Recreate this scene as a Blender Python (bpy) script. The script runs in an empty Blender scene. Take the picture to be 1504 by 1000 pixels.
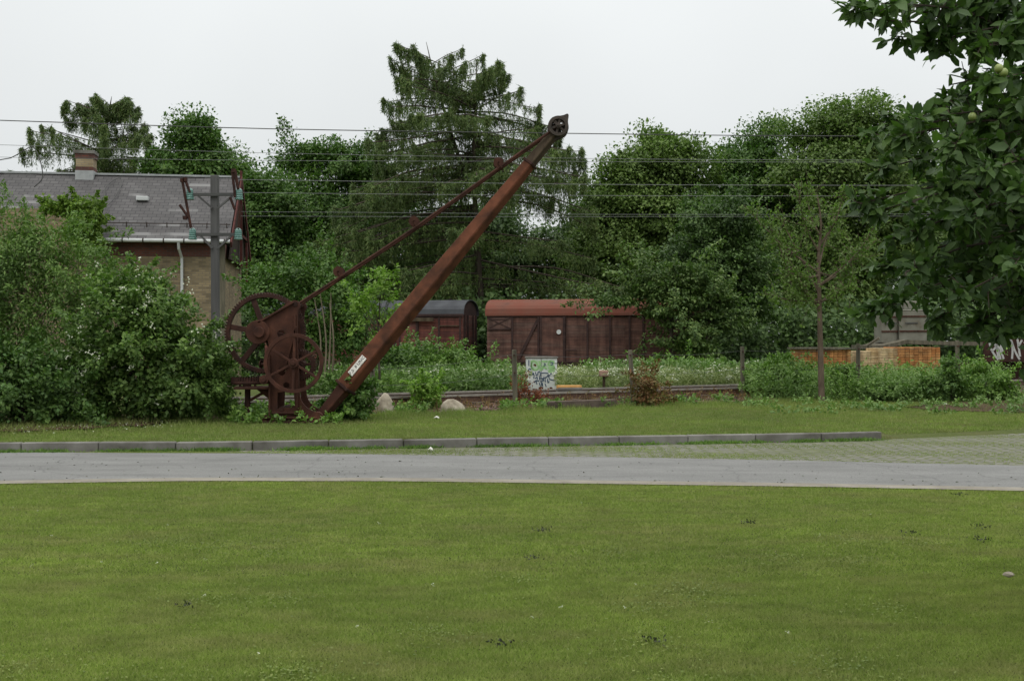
import bpy, bmesh, math, random
import numpy as np
from mathutils import Vector, Matrix
R = math.radians
random.seed(7)
sc = bpy.context.scene
C = sc.collection

# ------------------------------------------------------------------ camera, sky, sun, exposure
F, PX, PY, CAMZ, G = 1600.0, 752.0, 500.0, 1.65, 0.12
cam_d = bpy.data.cameras.new('camera'); cam = bpy.data.objects.new('camera', cam_d); C.objects.link(cam)
cam.location = (0, 0, CAMZ); cam.rotation_euler = (R(90), 0, 0)
cam_d.sensor_width = 36; cam_d.lens = F / 1504 * 36; cam_d.clip_end = 3000; cam_d.clip_start = 0.05
sc.camera = cam
SUN_EL, SUN_AZ = 58, 205
world = bpy.data.worlds.new('World'); sc.world = world; world.use_nodes = True
nt = world.node_tree; nt.nodes.clear()
wo_ = nt.nodes.new('ShaderNodeOutputWorld'); bg = nt.nodes.new('ShaderNodeBackground'); bg.inputs['Strength'].default_value = 0.1
sky = nt.nodes.new('ShaderNodeTexSky'); sky.sky_type = 'NISHITA'; sky.sun_disc = False
sky.sun_elevation = R(SUN_EL); sky.sun_rotation = R(SUN_AZ)
tc = nt.nodes.new('ShaderNodeTexCoord'); sx = nt.nodes.new('ShaderNodeSeparateXYZ')
nt.links.new(tc.outputs['Generated'], sx.inputs[0])
rp = nt.nodes.new('ShaderNodeValToRGB')                         # overcast cloud layer: brighter towards the zenith
els = rp.color_ramp.elements
els[0].position = 0.0; els[0].color = (.70, .735, .735, 1)
els[1].position = 1.0; els[1].color = (2.1, 2.12, 2.08, 1)
for p, v in ((.12, .76), (.3, .89), (.6, 1.45)):
    e = els.new(p); e.color = (v * .97, v, v * 1.0, 1)
nt.links.new(sx.outputs['Z'], rp.inputs[0])
nz = nt.nodes.new('ShaderNodeTexNoise'); nz.inputs['Scale'].default_value = 1.5; nz.inputs['Detail'].default_value = 4
nt.links.new(tc.outputs['Generated'], nz.inputs['Vector'])
mr = nt.nodes.new('ShaderNodeMapRange'); mr.inputs[1].default_value = .3; mr.inputs[2].default_value = .7; mr.inputs[3].default_value = 9.2; mr.inputs[4].default_value = 11.0
nt.links.new(nz.outputs[0], mr.inputs[0])
sc_ = nt.nodes.new('ShaderNodeVectorMath'); sc_.operation = 'SCALE'
nt.links.new(rp.outputs[0], sc_.inputs[0]); nt.links.new(mr.outputs[0], sc_.inputs['Scale'])
mxw = nt.nodes.new('ShaderNodeMix'); mxw.data_type = 'RGBA'; mxw.inputs[0].default_value = 0.95
nt.links.new(sky.outputs[0], mxw.inputs[6]); nt.links.new(sc_.outputs[0], mxw.inputs[7])
nt.links.new(mxw.outputs[2], bg.inputs[0]); nt.links.new(bg.outputs[0], wo_.inputs[0])
sd = bpy.data.lights.new('sun', 'SUN'); sd.energy = 0.8; sd.angle = R(25); sd.color = (1, .98, .94)
so = bpy.data.objects.new('sun', sd); C.objects.link(so)
so.rotation_euler = (R(90 - SUN_EL), 0, R(-25))
sc.view_settings.view_transform = 'Standard'; sc.view_settings.look = 'None'
sc.view_settings.exposure = 0.0; sc.view_settings.gamma = 1; sc.view_settings.use_curve_mapping = False
sc.cycles.max_bounces = 6; sc.cycles.transparent_max_bounces = 6; sc.cycles.diffuse_bounces = 3

def W(px, py, Y):
    return Vector(((px - PX) / F * Y, Y, CAMZ - (py - PY) / F * Y))
def gp(px, py, z=G):
    Y = (CAMZ - z) * F / (py - PY)
    return Vector(((px - PX) / F * Y, Y, z))

# ------------------------------------------------------------------ materials
def new_mat(name):
    m = bpy.data.materials.new(name); m.use_nodes = True
    n = m.node_tree.nodes; n.clear()
    out = n.new('ShaderNodeOutputMaterial'); b = n.new('ShaderNodeBsdfPrincipled')
    m.node_tree.links.new(b.outputs[0], out.inputs[0])
    return m, m.node_tree, b, out
def ramp(nt, fac, stops):
    r = nt.nodes.new('ShaderNodeValToRGB'); e = r.color_ramp.elements
    e[0].position, e[0].color = stops[0][0], (*stops[0][1], 1)
    e[1].position, e[1].color = stops[-1][0], (*stops[-1][1], 1)
    for p, c in stops[1:-1]:
        x = e.new(p); x.color = (*c, 1)
    nt.links.new(fac, r.inputs[0]); return r.outputs[0]
def noise(nt, scale, detail=5, stretch=(1, 1, 1), rough=.6, off=(0, 0, 0)):
    t = nt.nodes.new('ShaderNodeTexCoord'); mp = nt.nodes.new('ShaderNodeMapping')
    mp.inputs['Scale'].default_value = stretch; mp.inputs['Location'].default_value = off
    nt.links.new(t.outputs['Object'], mp.inputs[0])
    n = nt.nodes.new('ShaderNodeTexNoise'); n.inputs['Scale'].default_value = scale
    n.inputs['Detail'].default_value = detail; n.inputs['Roughness'].default_value = rough
    nt.links.new(mp.outputs[0], n.inputs['Vector']); return n.outputs[0]
def mix(nt, fac, a, b, mode='MIX'):
    m = nt.nodes.new('ShaderNodeMix'); m.data_type = 'RGBA'; m.blend_type = mode
    if isinstance(fac, float): m.inputs[0].default_value = fac
    else: nt.links.new(fac, m.inputs[0])
    for k, v in ((6, a), (7, b)):
        if isinstance(v, tuple): m.inputs[k].default_value = (*v, 1)
        else: nt.links.new(v, m.inputs[k])
    return m.outputs[2]
def bump(nt, b, h, strength=.5, dist=.02):
    n = nt.nodes.new('ShaderNodeBump'); n.inputs['Strength'].default_value = strength; n.inputs['Distance'].default_value = dist
    nt.links.new(h, n.inputs['Height']); nt.links.new(n.outputs[0], b.inputs['Normal'])
def island(nt):
    return nt.nodes.new('ShaderNodeNewGeometry').outputs['Random Per Island']
def nmat(name, stops, scale=8, rough=.85, bmp=.4, bdist=.01, stretch=(1, 1, 1), detail=6, metal=0, isl=0.0):
    m, t, b, o = new_mat(name)
    b.inputs['Specular IOR Level'].default_value = .2 if rough >= .8 else .5
    f = noise(t, scale, detail, stretch)
    col = ramp(t, f, stops)
    if isl:
        v = ramp(t, island(t), [(0, (1 - isl,) * 3), (1, (1 + isl,) * 3)])
        col = mix(t, 1.0, col, v, 'MULTIPLY')
    t.links.new(col, b.inputs['Base Color']); b.inputs['Roughness'].default_value = rough
    b.inputs['Metallic'].default_value = metal
    if bmp: bump(t, b, f, bmp, bdist)
    return m
def leafmat(name, cols, transl=.25, rough=.55, patch=.5, pscale=.5, spec=.3, gain=1.5, dry=None):
    cols = [(c[0] * gain * (.93 if gain > 1.25 else 1.0), c[1] * gain * (1.07 if gain > 1.25 else 1.0), c[2] * gain * (1.0 if gain > 1.25 else .98)) for c in cols]
    m, t, b, o = new_mat(name)
    n = len(cols)
    c = ramp(t, island(t), [(i / (n - 1), cc) for i, cc in enumerate(cols)])
    k = ramp(t, noise(t, pscale, 3), [(.3, (1 - patch * .5,) * 3), (.7, (1 + patch * .6, 1 + patch * .5, 1 + patch * .2))])
    c = mix(t, 1.0, c, k, 'MULTIPLY')
    if dry:
        c = mix(t, ramp(t, noise(t, 1.6, 6, (.6, 1.2, 1), off=(4, 2, 0)), [(.46, (0, 0, 0)), (.7, (.7,) * 3)]), c, dry)
        c = mix(t, 1.0, c, ramp(t, noise(t, 5, 5, (.6, 1.2, 1)), [(.3, (.8,) * 3), (.7, (1.2,) * 3)]), 'MULTIPLY')
    t.links.new(c, b.inputs['Base Color']); b.inputs['Roughness'].default_value = rough
    b.inputs['Specular IOR Level'].default_value = spec
    tr = t.nodes.new('ShaderNodeBsdfTranslucent'); t.links.new(mix(t, 1.0, c, (1.0, 1.35, .6), 'MULTIPLY'), tr.inputs[0])
    ms = t.nodes.new('ShaderNodeMixShader'); ms.inputs[0].default_value = transl
    t.links.new(b.outputs[0], ms.inputs[1]); t.links.new(tr.outputs[0], ms.inputs[2]); t.links.new(ms.outputs[0], o.inputs[0])
    return m
M = {}
M['rust'] = nmat('rust', [(.25, (.018, .010, .008)), (.42, (.045, .02, .014)), (.58, (.07, .029, .019)), (.72, (.12, .05, .03)), (.85, (.16, .085, .055))], 3.5, .9, .6, .006, (1, 1, .7), detail=10)
M['rust_red'] = nmat('rust_red', [(.25, (.022, .012, .009)), (.4, (.066, .027, .015)), (.53, (.108, .04, .021)), (.68, (.148, .054, .028)), (.85, (.2, .095, .055))], 3, .9, .5, .006, (1, 1, 1), 10)
M['rust_dark'] = nmat('rust_dark', [(.3, (.02, .011, .009)), (.6, (.05, .022, .016)), (.8, (.09, .035, .02))], 6, .85, .5, .006, detail=8)
M['head_iron'] = nmat('head_iron', [(.3, (.03, .026, .022)), (.6, (.07, .055, .045)), (.8, (.11, .1, .08))], 7, .8, .4, .006)
M['old_timber'] = nmat('old_timber', [(.3, (.04, .028, .018)), (.55, (.075, .055, .034)), (.8, (.12, .1, .065))], 6, .9, .5, .006, (1, 1, .2))
M['post_wood'] = nmat('post_wood', [(.3, (.06, .055, .04)), (.6, (.14, .125, .09)), (.8, (.22, .2, .15))], 9, .95, .6, .008, (1, 1, .12))
M['pole'] = nmat('pole', [(.3, (.065, .064, .062)), (.7, (.12, .118, .115))], 5, .9, .3, .005, (1, 1, .1))
M['white_plate'] = nmat('white_plate', [(.35, (.45, .43, .38)), (.6, (.68, .66, .6))], 14, .6, 0)
M['ink'] = nmat('ink', [(.3, (.03, .03, .03)), (.7, (.06, .06, .06))], 10, .7, 0)
M['bark'] = nmat('bark', [(.3, (.03, .024, .018)), (.6, (.075, .06, .045)), (.8, (.12, .1, .075))], 6, .95, .8, .03, (1, 1, .25))
M['pale_bark'] = nmat('pale_bark', [(.3, (.12, .095, .065)), (.7, (.24, .2, .14))], 8, .9, .4, .01, (1, 1, .3))
M['brown_bark'] = nmat('brown_bark', [(.3, (.075, .055, .038)), (.7, (.16, .12, .085))], 8, .9, .4, .01, (1, 1, .3))
M['asphalt'] = None
M['concrete'] = nmat('concrete', [(.25, (.05, .046, .038)), (.4, (.115, .108, .094)), (.6, (.185, .177, .16)), (.8, (.24, .23, .205))], 2.2, .95, .3, .004, detail=10, isl=.14)
M['edging'] = nmat('edging', [(.3, (.17, .15, .12)), (.7, (.28, .255, .21))], 3, .95, .3, .004, detail=8)
M['rail'] = nmat('rail', [(.3, (.045, .022, .015)), (.7, (.115, .055, .036))], 4, .7, .3, .004)
M['rail_top'] = nmat('rail_top', [(.3, (.17, .15, .125)), (.7, (.29, .265, .225))], 4, .6, 0, metal=.1)
M['sleeper'] = nmat('sleeper', [(.3, (.05, .038, .03)), (.7, (.13, .1, .08))], 6, .95, .6, .01, (.3, 1, 1))
M['stone'] = nmat('stone', [(.25, (.13, .105, .075)), (.5, (.31, .27, .205)), (.75, (.44, .395, .32))], 5, .9, .6, .02, detail=8)
M['grey_metal'] = nmat('grey_metal', [(.25, (.10, .075, .05)), (.42, (.15, .145, .115)), (.7, (.2, .197, .16))], 2.2, .8, .2, .004, detail=8)
M['dark'] = nmat('dark', [(.3, (.008, .008, .008)), (.7, (.02, .018, .016))], 5, .95, 0)
M['wire'] = nmat('wire', [(.3, (.035, .035, .033)), (.7, (.06, .06, .055))], 5, .6, 0)
M['wire_light'] = nmat('wire_light', [(.3, (.13, .135, .13)), (.7, (.19, .195, .19))], 5, .5, 0)

# leaves
M['leaf_a'] = leafmat('leaf_mid_green', [(.034, .062, .014), (.05, .085, .02), (.075, .11, .026), (.055, .10, .03)])
M['leaf_b'] = leafmat('leaf_yellow_green', [(.05, .075, .018), (.075, .105, .026), (.1, .13, .036), (.07, .1, .032)])
M['leaf_c'] = leafmat('leaf_dark', [(.03, .05, .017), (.045, .07, .024), (.062, .092, .032), (.085, .118, .042)])
M['needle'] = leafmat('needle', [(.032, .052, .016), (.05, .072, .02), (.07, .09, .026), (.075, .08, .03)], .2, .6, .5, .6, .3, 1.65)
M['leaf_bright'] = leafmat('leaf_bright', [(.09, .15, .025), (.13, .19, .03), (.16, .22, .045), (.11, .17, .03)], .3)
M['leaf_spray'] = leafmat('leaf_spray', [(.04, .064, .02), (.062, .092, .03), (.085, .115, .036), (.115, .14, .05)])
M['leaf_bush'] = leafmat('leaf_bush', [(.04, .07, .018), (.06, .095, .024), (.085, .12, .032), (.1, .135, .04)], .3)
M['leaf_vine'] = leafmat('leaf_vine', [(.06, .095, .015), (.09, .13, .02), (.12, .155, .03), (.05, .08, .018)], .25)
M['leaf_willow'] = leafmat('leaf_willow', [(.05, .082, .02), (.075, .115, .028), (.105, .145, .038), (.055, .088, .022)], .25, .55, .5, .9)
M['leaf_apple'] = leafmat('leaf_apple', [(.03, .05, .018), (.045, .07, .024), (.06, .09, .03), (.06, .095, .02), (.10, .13, .075)], .3, .5, .4, 1.5, .22, 1.3)
M['leaf_young'] = leafmat('leaf_young', [(.06, .09, .022), (.082, .118, .03), (.105, .135, .04), (.07, .1, .026)], .35)
M['leaf_brown'] = leafmat('leaf_brown', [(.1, .05, .02), (.14, .08, .03), (.1, .1, .03), (.16, .06, .025)], .2, gain=1.2)
M['leaf_dock'] = leafmat('leaf_dock', [(.14, .035, .014), (.2, .055, .02), (.12, .05, .02)], .1, gain=1.2)
M['weed'] = leafmat('weed', [(.06, .095, .025), (.085, .125, .034), (.11, .15, .05), (.07, .12, .03)], .25)
M['bramble'] = leafmat('bramble', [(.055, .095, .02), (.08, .13, .026), (.12, .165, .04), (.065, .11, .03)], .25)
M['meadow'] = leafmat('meadow', [(.10, .115, .045), (.14, .15, .06), (.18, .175, .085), (.09, .12, .04)], .25)
M['flower'] = leafmat('flower', [(.42, .44, .34), (.52, .54, .44), (.36, .4, .28)], .1, .8, .1, 1.0, gain=1.05)
M['straw'] = leafmat('straw', [(.16, .09, .04), (.24, .16, .08), (.14, .12, .04), (.2, .1, .05)], .2, gain=1.0)
M['clover'] = leafmat('clover', [(.10, .15, .03), (.14, .19, .04), (.17, .21, .055)], .2, gain=1.0)
M['tuft'] = leafmat('tuft', [(.015, .018, .008), (.03, .034, .014), (.04, .035, .02)], .05)
M['lawn_blade'] = leafmat('lawn_blade', [(.12, .17, .035), (.16, .21, .048), (.20, .245, .066), (.26, .27, .11)], .35, .6, .35, .45, .2, 1.2, (.29, .26, .12))
M['verge_blade'] = leafmat('verge_blade', [(.115, .17, .04), (.15, .205, .052), (.185, .235, .07), (.23, .235, .11)], .35, .6, .4, .35, .2, 1.12, (.2, .185, .08))

def ground_mat(name, stops, s1, s2, stops2):
    m, t, b, o = new_mat(name)
    a = ramp(t, noise(t, s1, 8), stops); k = ramp(t, noise(t, s2, 6, off=(3, 7, 0)), stops2)
    t.links.new(mix(t, 1.0, a, k, 'MULTIPLY'), b.inputs['Base Color']); b.inputs['Roughness'].default_value = .95
    b.inputs['Specular IOR Level'].default_value = .1
    bump(t, b, noise(t, s2 * 3, 6), .6, .03); return m
M['lawn'] = ground_mat('lawn_soil', [(.3, (.05, .07, .016)), (.5, (.065, .085, .02)), (.7, (.08, .085, .03))], .6, 40, [(.3, (.7,) * 3), (.7, (1.2,) * 3)])
M['verge'] = ground_mat('verge_soil', [(.3, (.07, .09, .025)), (.5, (.09, .11, .032)), (.7, (.11, .10, .045))], .5, 30, [(.3, (.6,) * 3), (.7, (1.2,) * 3)])
M['soil'] = ground_mat('soil', [(.3, (.05, .028, .02)), (.7, (.10, .06, .042))], 2, 25, [(.3, (.5,) * 3), (.7, (1.3,) * 3)])
def asphalt():
    m, t, b, o = new_mat('asphalt')
    a = ramp(t, noise(t, .9, 6, (.35, 1.6, 1)), [(.3, (.138, .136, .128)), (.7, (.182, .18, .17))])
    k = ramp(t, noise(t, 70, 3), [(.3, (.7,) * 3), (.7, (1.28,) * 3)])
    k = mix(t, 1.0, k, ramp(t, noise(t, 3.5, 7, (.3, 1, 1), off=(1, 8, 0)), [(.32, (.84,) * 3), (.6, (1.05,) * 3)]), 'MULTIPLY')
    v = t.nodes.new('ShaderNodeTexVoronoi'); v.feature = 'DISTANCE_TO_EDGE'; v.inputs['Scale'].default_value = .55
    tc = t.nodes.new('ShaderNodeTexCoord'); nd = t.nodes.new('ShaderNodeTexNoise'); nd.inputs['Scale'].default_value = 2.5; nd.inputs['Detail'].default_value = 6
    t.links.new(tc.outputs['Object'], nd.inputs['Vector']); va = t.nodes.new('ShaderNodeMix'); va.data_type = 'RGBA'; va.inputs[0].default_value = .25
    t.links.new(tc.outputs['Object'], va.inputs[6]); t.links.new(nd.outputs['Color'], va.inputs[7]); t.links.new(va.outputs[2], v.inputs['Vector'])
    cr = ramp(t, v.outputs['Distance'], [(.0, (.72,) * 3), (.008, (1, 1, 1))])
    k = mix(t, 1.0, k, cr, 'MULTIPLY')
    t.links.new(mix(t, 1.0, a, k, 'MULTIPLY'), b.inputs['Base Color']); b.inputs['Roughness'].default_value = .9
    bump(t, b, noise(t, 120, 3), .4, .006); return m
M['asphalt'] = asphalt()
def cobble():
    m, t, b, o = new_mat('cobble')
    tc = t.nodes.new('ShaderNodeTexCoord'); mp = t.nodes.new('ShaderNodeMapping'); mp.inputs['Rotation'].default_value = (0, 0, R(38))
    t.links.new(tc.outputs['Object'], mp.inputs[0])
    br = t.nodes.new('ShaderNodeTexBrick'); br.inputs['Scale'].default_value = 1
    br.inputs['Brick Width'].default_value = .26; br.inputs['Row Height'].default_value = .18; br.inputs['Mortar Size'].default_value = .034
    br.inputs['Mortar Smooth'].default_value = .4
    t.links.new(mp.outputs[0], br.inputs['Vector'])
    st = ramp(t, noise(t, 6, 6), [(.3, (.10, .096, .08)), (.7, (.2, .19, .16))])
    ms = ramp(t, noise(t, 5, 6, off=(9, 0, 0)), [(.3, (.055, .07, .022)), (.7, (.13, .14, .055))])
    c = mix(t, br.outputs['Fac'], st, ms)
    g = ramp(t, noise(t, .8, 7, (.5, 1.3, 1), off=(2, 5, 0)), [(.47, (0, 0, 0)), (.65, (.75, .75, .75))])
    t.links.new(mix(t, g, c, ms), b.inputs['Base Color']); b.inputs['Roughness'].default_value = .95
    inv = t.nodes.new('ShaderNodeMath'); inv.operation = 'SUBTRACT'; inv.inputs[0].default_value = 1
    t.links.new(br.outputs['Fac'], inv.inputs[1]); bump(t, b, inv.outputs[0], .8, .02); return m
M['cobble'] = cobble()
def ballast():
    m, t, b, o = new_mat('ballast')
    v = t.nodes.new('ShaderNodeTexVoronoi'); v.inputs['Scale'].default_value = 18
    tc = t.nodes.new('ShaderNodeTexCoord'); t.links.new(tc.outputs['Object'], v.inputs['Vector'])
    a = ramp(t, v.outputs['Color'], [(.2, (.04, .022, .016)), (.6, (.095, .048, .034)), (.9, (.17, .11, .085))])
    k = ramp(t, noise(t, 1.2, 6), [(.35, (.75, .55, .45)), (.65, (1.5, 1.6, 1.55))])
    t.links.new(mix(t, 1.0, a, k, 'MULTIPLY'), b.inputs['Base Color']); b.inputs['Roughness'].default_value = .95
    bump(t, b, v.outputs['Distance'], .9, .04); return m
M['ballast'] = ballast()
def bricks(name, c1, c2, mort, horiz='x', bw=.24, rh=.075, ms=.01, dirt=(.35, .32, .3)):
    m, t, b, o = new_mat(name)
    tc = t.nodes.new('ShaderNodeTexCoord'); s = t.nodes.new('ShaderNodeSeparateXYZ'); c = t.nodes.new('ShaderNodeCombineXYZ')
    t.links.new(tc.outputs['Object'], s.inputs[0])
    ad = t.nodes.new('ShaderNodeMath'); ad.operation = 'ADD'; t.links.new(s.outputs['X'], ad.inputs[0]); t.links.new(s.outputs['Y'], ad.inputs[1])
    t.links.new(ad.outputs[0], c.inputs[0]); t.links.new(s.outputs['Z'], c.inputs[1])
    br = t.nodes.new('ShaderNodeTexBrick'); br.inputs['Scale'].default_value = 1
    br.inputs['Brick Width'].default_value = bw; br.inputs['Row Height'].default_value = rh; br.inputs['Mortar Size'].default_value = ms
    br.inputs['Color1'].default_value = (*c1, 1); br.inputs['Color2'].default_value = (*c2, 1); br.inputs['Mortar'].default_value = (*mort, 1)
    br.inputs['Bias'].default_value = -.1
    t.links.new(c.outputs[0], br.inputs['Vector'])
    k = ramp(t, noise(t, 1.3, 7), [(.3, (.65,) * 3), (.7, (1.15,) * 3)])
    t.links.new(mix(t, 1.0, br.outputs['Color'], k, 'MULTIPLY'), b.inputs['Base Color']); b.inputs['Roughness'].default_value = .9
    bump(t, b, br.outputs['Fac'], -.4, .01); return m
M['yellow_brick'] = bricks('yellow_brick', (.29, .22, .12), (.14, .105, .058), (.17, .145, .11))
M['pale_brick'] = bricks('pale_brick', (.36, .28, .16), (.26, .19, .10), (.24, .2, .15))
M['red_brick'] = bricks('red_brick', (.15, .045, .028), (.08, .03, .022), (.09, .07, .06))
def slate():
    m, t, b, o = new_mat('slate')
    tc = t.nodes.new('ShaderNodeTexCoord'); s = t.nodes.new('ShaderNodeSeparateXYZ'); c = t.nodes.new('ShaderNodeCombineXYZ')
    t.links.new(tc.outputs['Object'], s.inputs[0]); t.links.new(s.outputs['X'], c.inputs[0])
    mu = t.nodes.new('ShaderNodeMath'); mu.operation = 'MULTIPLY'; mu.inputs[1].default_value = 1.55
    t.links.new(s.outputs['Z'], mu.inputs[0]); t.links.new(mu.outputs[0], c.inputs[1])
    br = t.nodes.new('ShaderNodeTexBrick'); br.inputs['Scale'].default_value = 1
    br.inputs['Brick Width'].default_value = .3; br.inputs['Row Height'].default_value = .19; br.inputs['Mortar Size'].default_value = .012
    br.inputs['Color1'].default_value = (.068, .063, .062, 1); br.inputs['Color2'].default_value = (.102, .095, .093, 1); br.inputs['Mortar'].default_value = (.022, .02, .021, 1)
    br.inputs['Bias'].default_value = -.35; t.links.new(c.outputs[0], br.inputs['Vector'])
    # lighter replacement slates in short runs
    b2 = t.nodes.new('ShaderNodeTexBrick'); b2.inputs['Scale'].default_value = 1; b2.inputs['Brick Width'].default_value = 1.02
    b2.inputs['Row Height'].default_value = .19; b2.inputs['Mortar Size'].default_value = 0
    b2.inputs['Color1'].default_value = (0, 0, 0, 1); b2.inputs['Color2'].default_value = (1, 1, 1, 1); b2.inputs['Bias'].default_value = -.2
    t.links.new(c.outputs[0], b2.inputs['Vector'])
    pk = ramp(t, b2.outputs['Color'], [(.66, (0, 0, 0)), (.7, (1, 1, 1))])
    zone = ramp(t, noise(t, .55, 2), [(.42, (0, 0, 0)), (.52, (.9, .9, .9))])
    pk = mix(t, 1.0, pk, zone, 'MULTIPLY')
    k = ramp(t, noise(t, .9, 7), [(.3, (.75,) * 3), (.7, (1.15,) * 3)])
    col = mix(t, 1.0, br.outputs['Color'], k, 'MULTIPLY')
    t.links.new(mix(t, pk, col, (.18, .175, .17)), b.inputs['Base Color']); b.inputs['Roughness'].default_value = .75
    bump(t, b, br.outputs['Fac'], -.5, .015); return m
M['slate'] = slate()
def plank_mat(name, cols, top=None):
    m, t, b, o = new_mat(name)
    c = ramp(t, island(t), [(i / (len(cols) - 1), x) for i, x in enumerate(cols)])
    k = ramp(t, noise(t, 2.5, 7, (1, 1, 2.5)), [(.3, (.6,) * 3), (.7, (1.4,) * 3)])
    k = mix(t, 1.0, k, ramp(t, noise(t, 2.2, 6, (2.2, 1, .22), off=(5, 1, 2)), [(.33, (.55, .5, .48)), (.62, (1.15,) * 3)]), 'MULTIPLY')
    t.links.new(mix(t, 1.0, c, k, 'MULTIPLY'), b.inputs['Base Color']); b.inputs['Roughness'].default_value = .9; return m
M['wagon_plank'] = plank_mat('wagon_plank', [(.085, .04, .03), (.11, .05, .037), (.098, .058, .046), (.13, .064, .048)])
M['wagon_plank_red'] = plank_mat('wagon_plank_red', [(.10, .032, .026), (.13, .038, .028), (.10, .05, .04), (.15, .045, .03)])
M['wagon_iron'] = nmat('wagon_iron', [(.3, (.028, .018, .017)), (.7, (.065, .036, .032))], 4, .85, .2, .005)
M['roof_red'] = nmat('roof_red', [(.25, (.10, .05, .04)), (.42, (.16, .065, .045)), (.58, (.17, .056, .037)), (.8, (.15, .085, .066))], .9, .8, .2, .01, (1, 1.5, 1.5), 6)
M['roof_black'] = nmat('roof_black', [(.3, (.045, .047, .052)), (.7, (.085, .088, .095))], 1.5, .8, .2, .01)
M['fresh_timber'] = plank_mat('fresh_timber', [(.36, .155, .045), (.43, .2, .065), (.32, .12, .03), (.46, .26, .1)])
M['pale_timber'] = plank_mat('pale_timber', [(.5, .38, .2), (.58, .45, .26), (.45, .32, .15)])
M['red_board'] = nmat('red_board', [(.3, (.05, .018, .015)), (.7, (.10, .03, .025))], 4, .8, .2, .005)
M['dark_board'] = nmat('dark_board', [(.3, (.022, .017, .014)), (.7, (.06, .045, .035))], 4, .9, .3, .01, (1, 1, 4))
M['zinc'] = nmat('zinc', [(.3, (.24, .25, .25)), (.7, (.36, .37, .37))], 3, .6, .1, .003)
M['light_grey'] = nmat('light_grey', [(.3, (.42, .43, .42)), (.7, (.55, .56, .55))], 3, .6, .1, .003)
M['cabinet_grey'] = nmat('cabinet_grey', [(.3, (.5, .51, .5)), (.7, (.66, .67, .65))], 3, .6, .1, .003)
M['green_paint'] = nmat('green_paint', [(.4, (.2, .38, .15)), (.7, (.32, .52, .22))], 9, .6, 0)
M['blue_paint'] = nmat('blue_paint', [(.4, (.03, .055, .10)), (.7, (.07, .11, .17))], 9, .6, 0)
M['orange_paint'] = nmat('orange_paint', [(.3, (.45, .22, .05)), (.7, (.6, .33, .1))], 9, .7, 0)
M['white_paint'] = nmat('white_paint', [(.3, (.3, .3, .29)), (.7, (.45, .45, .43))], 6, .7, 0)
M['apple'] = nmat('apple', [(.3, (.18, .24, .06)), (.7, (.26, .3, .09))], 20, .4, 0)
def glassm():
    m, t, b, o = new_mat('green_glass')
    b.inputs['Base Color'].default_value = (.14, .29, .25, 1); b.inputs['Roughness'].default_value = .12
    b.inputs['Transmission Weight'].default_value = .35; return m
M['green_glass'] = glassm()

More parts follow.
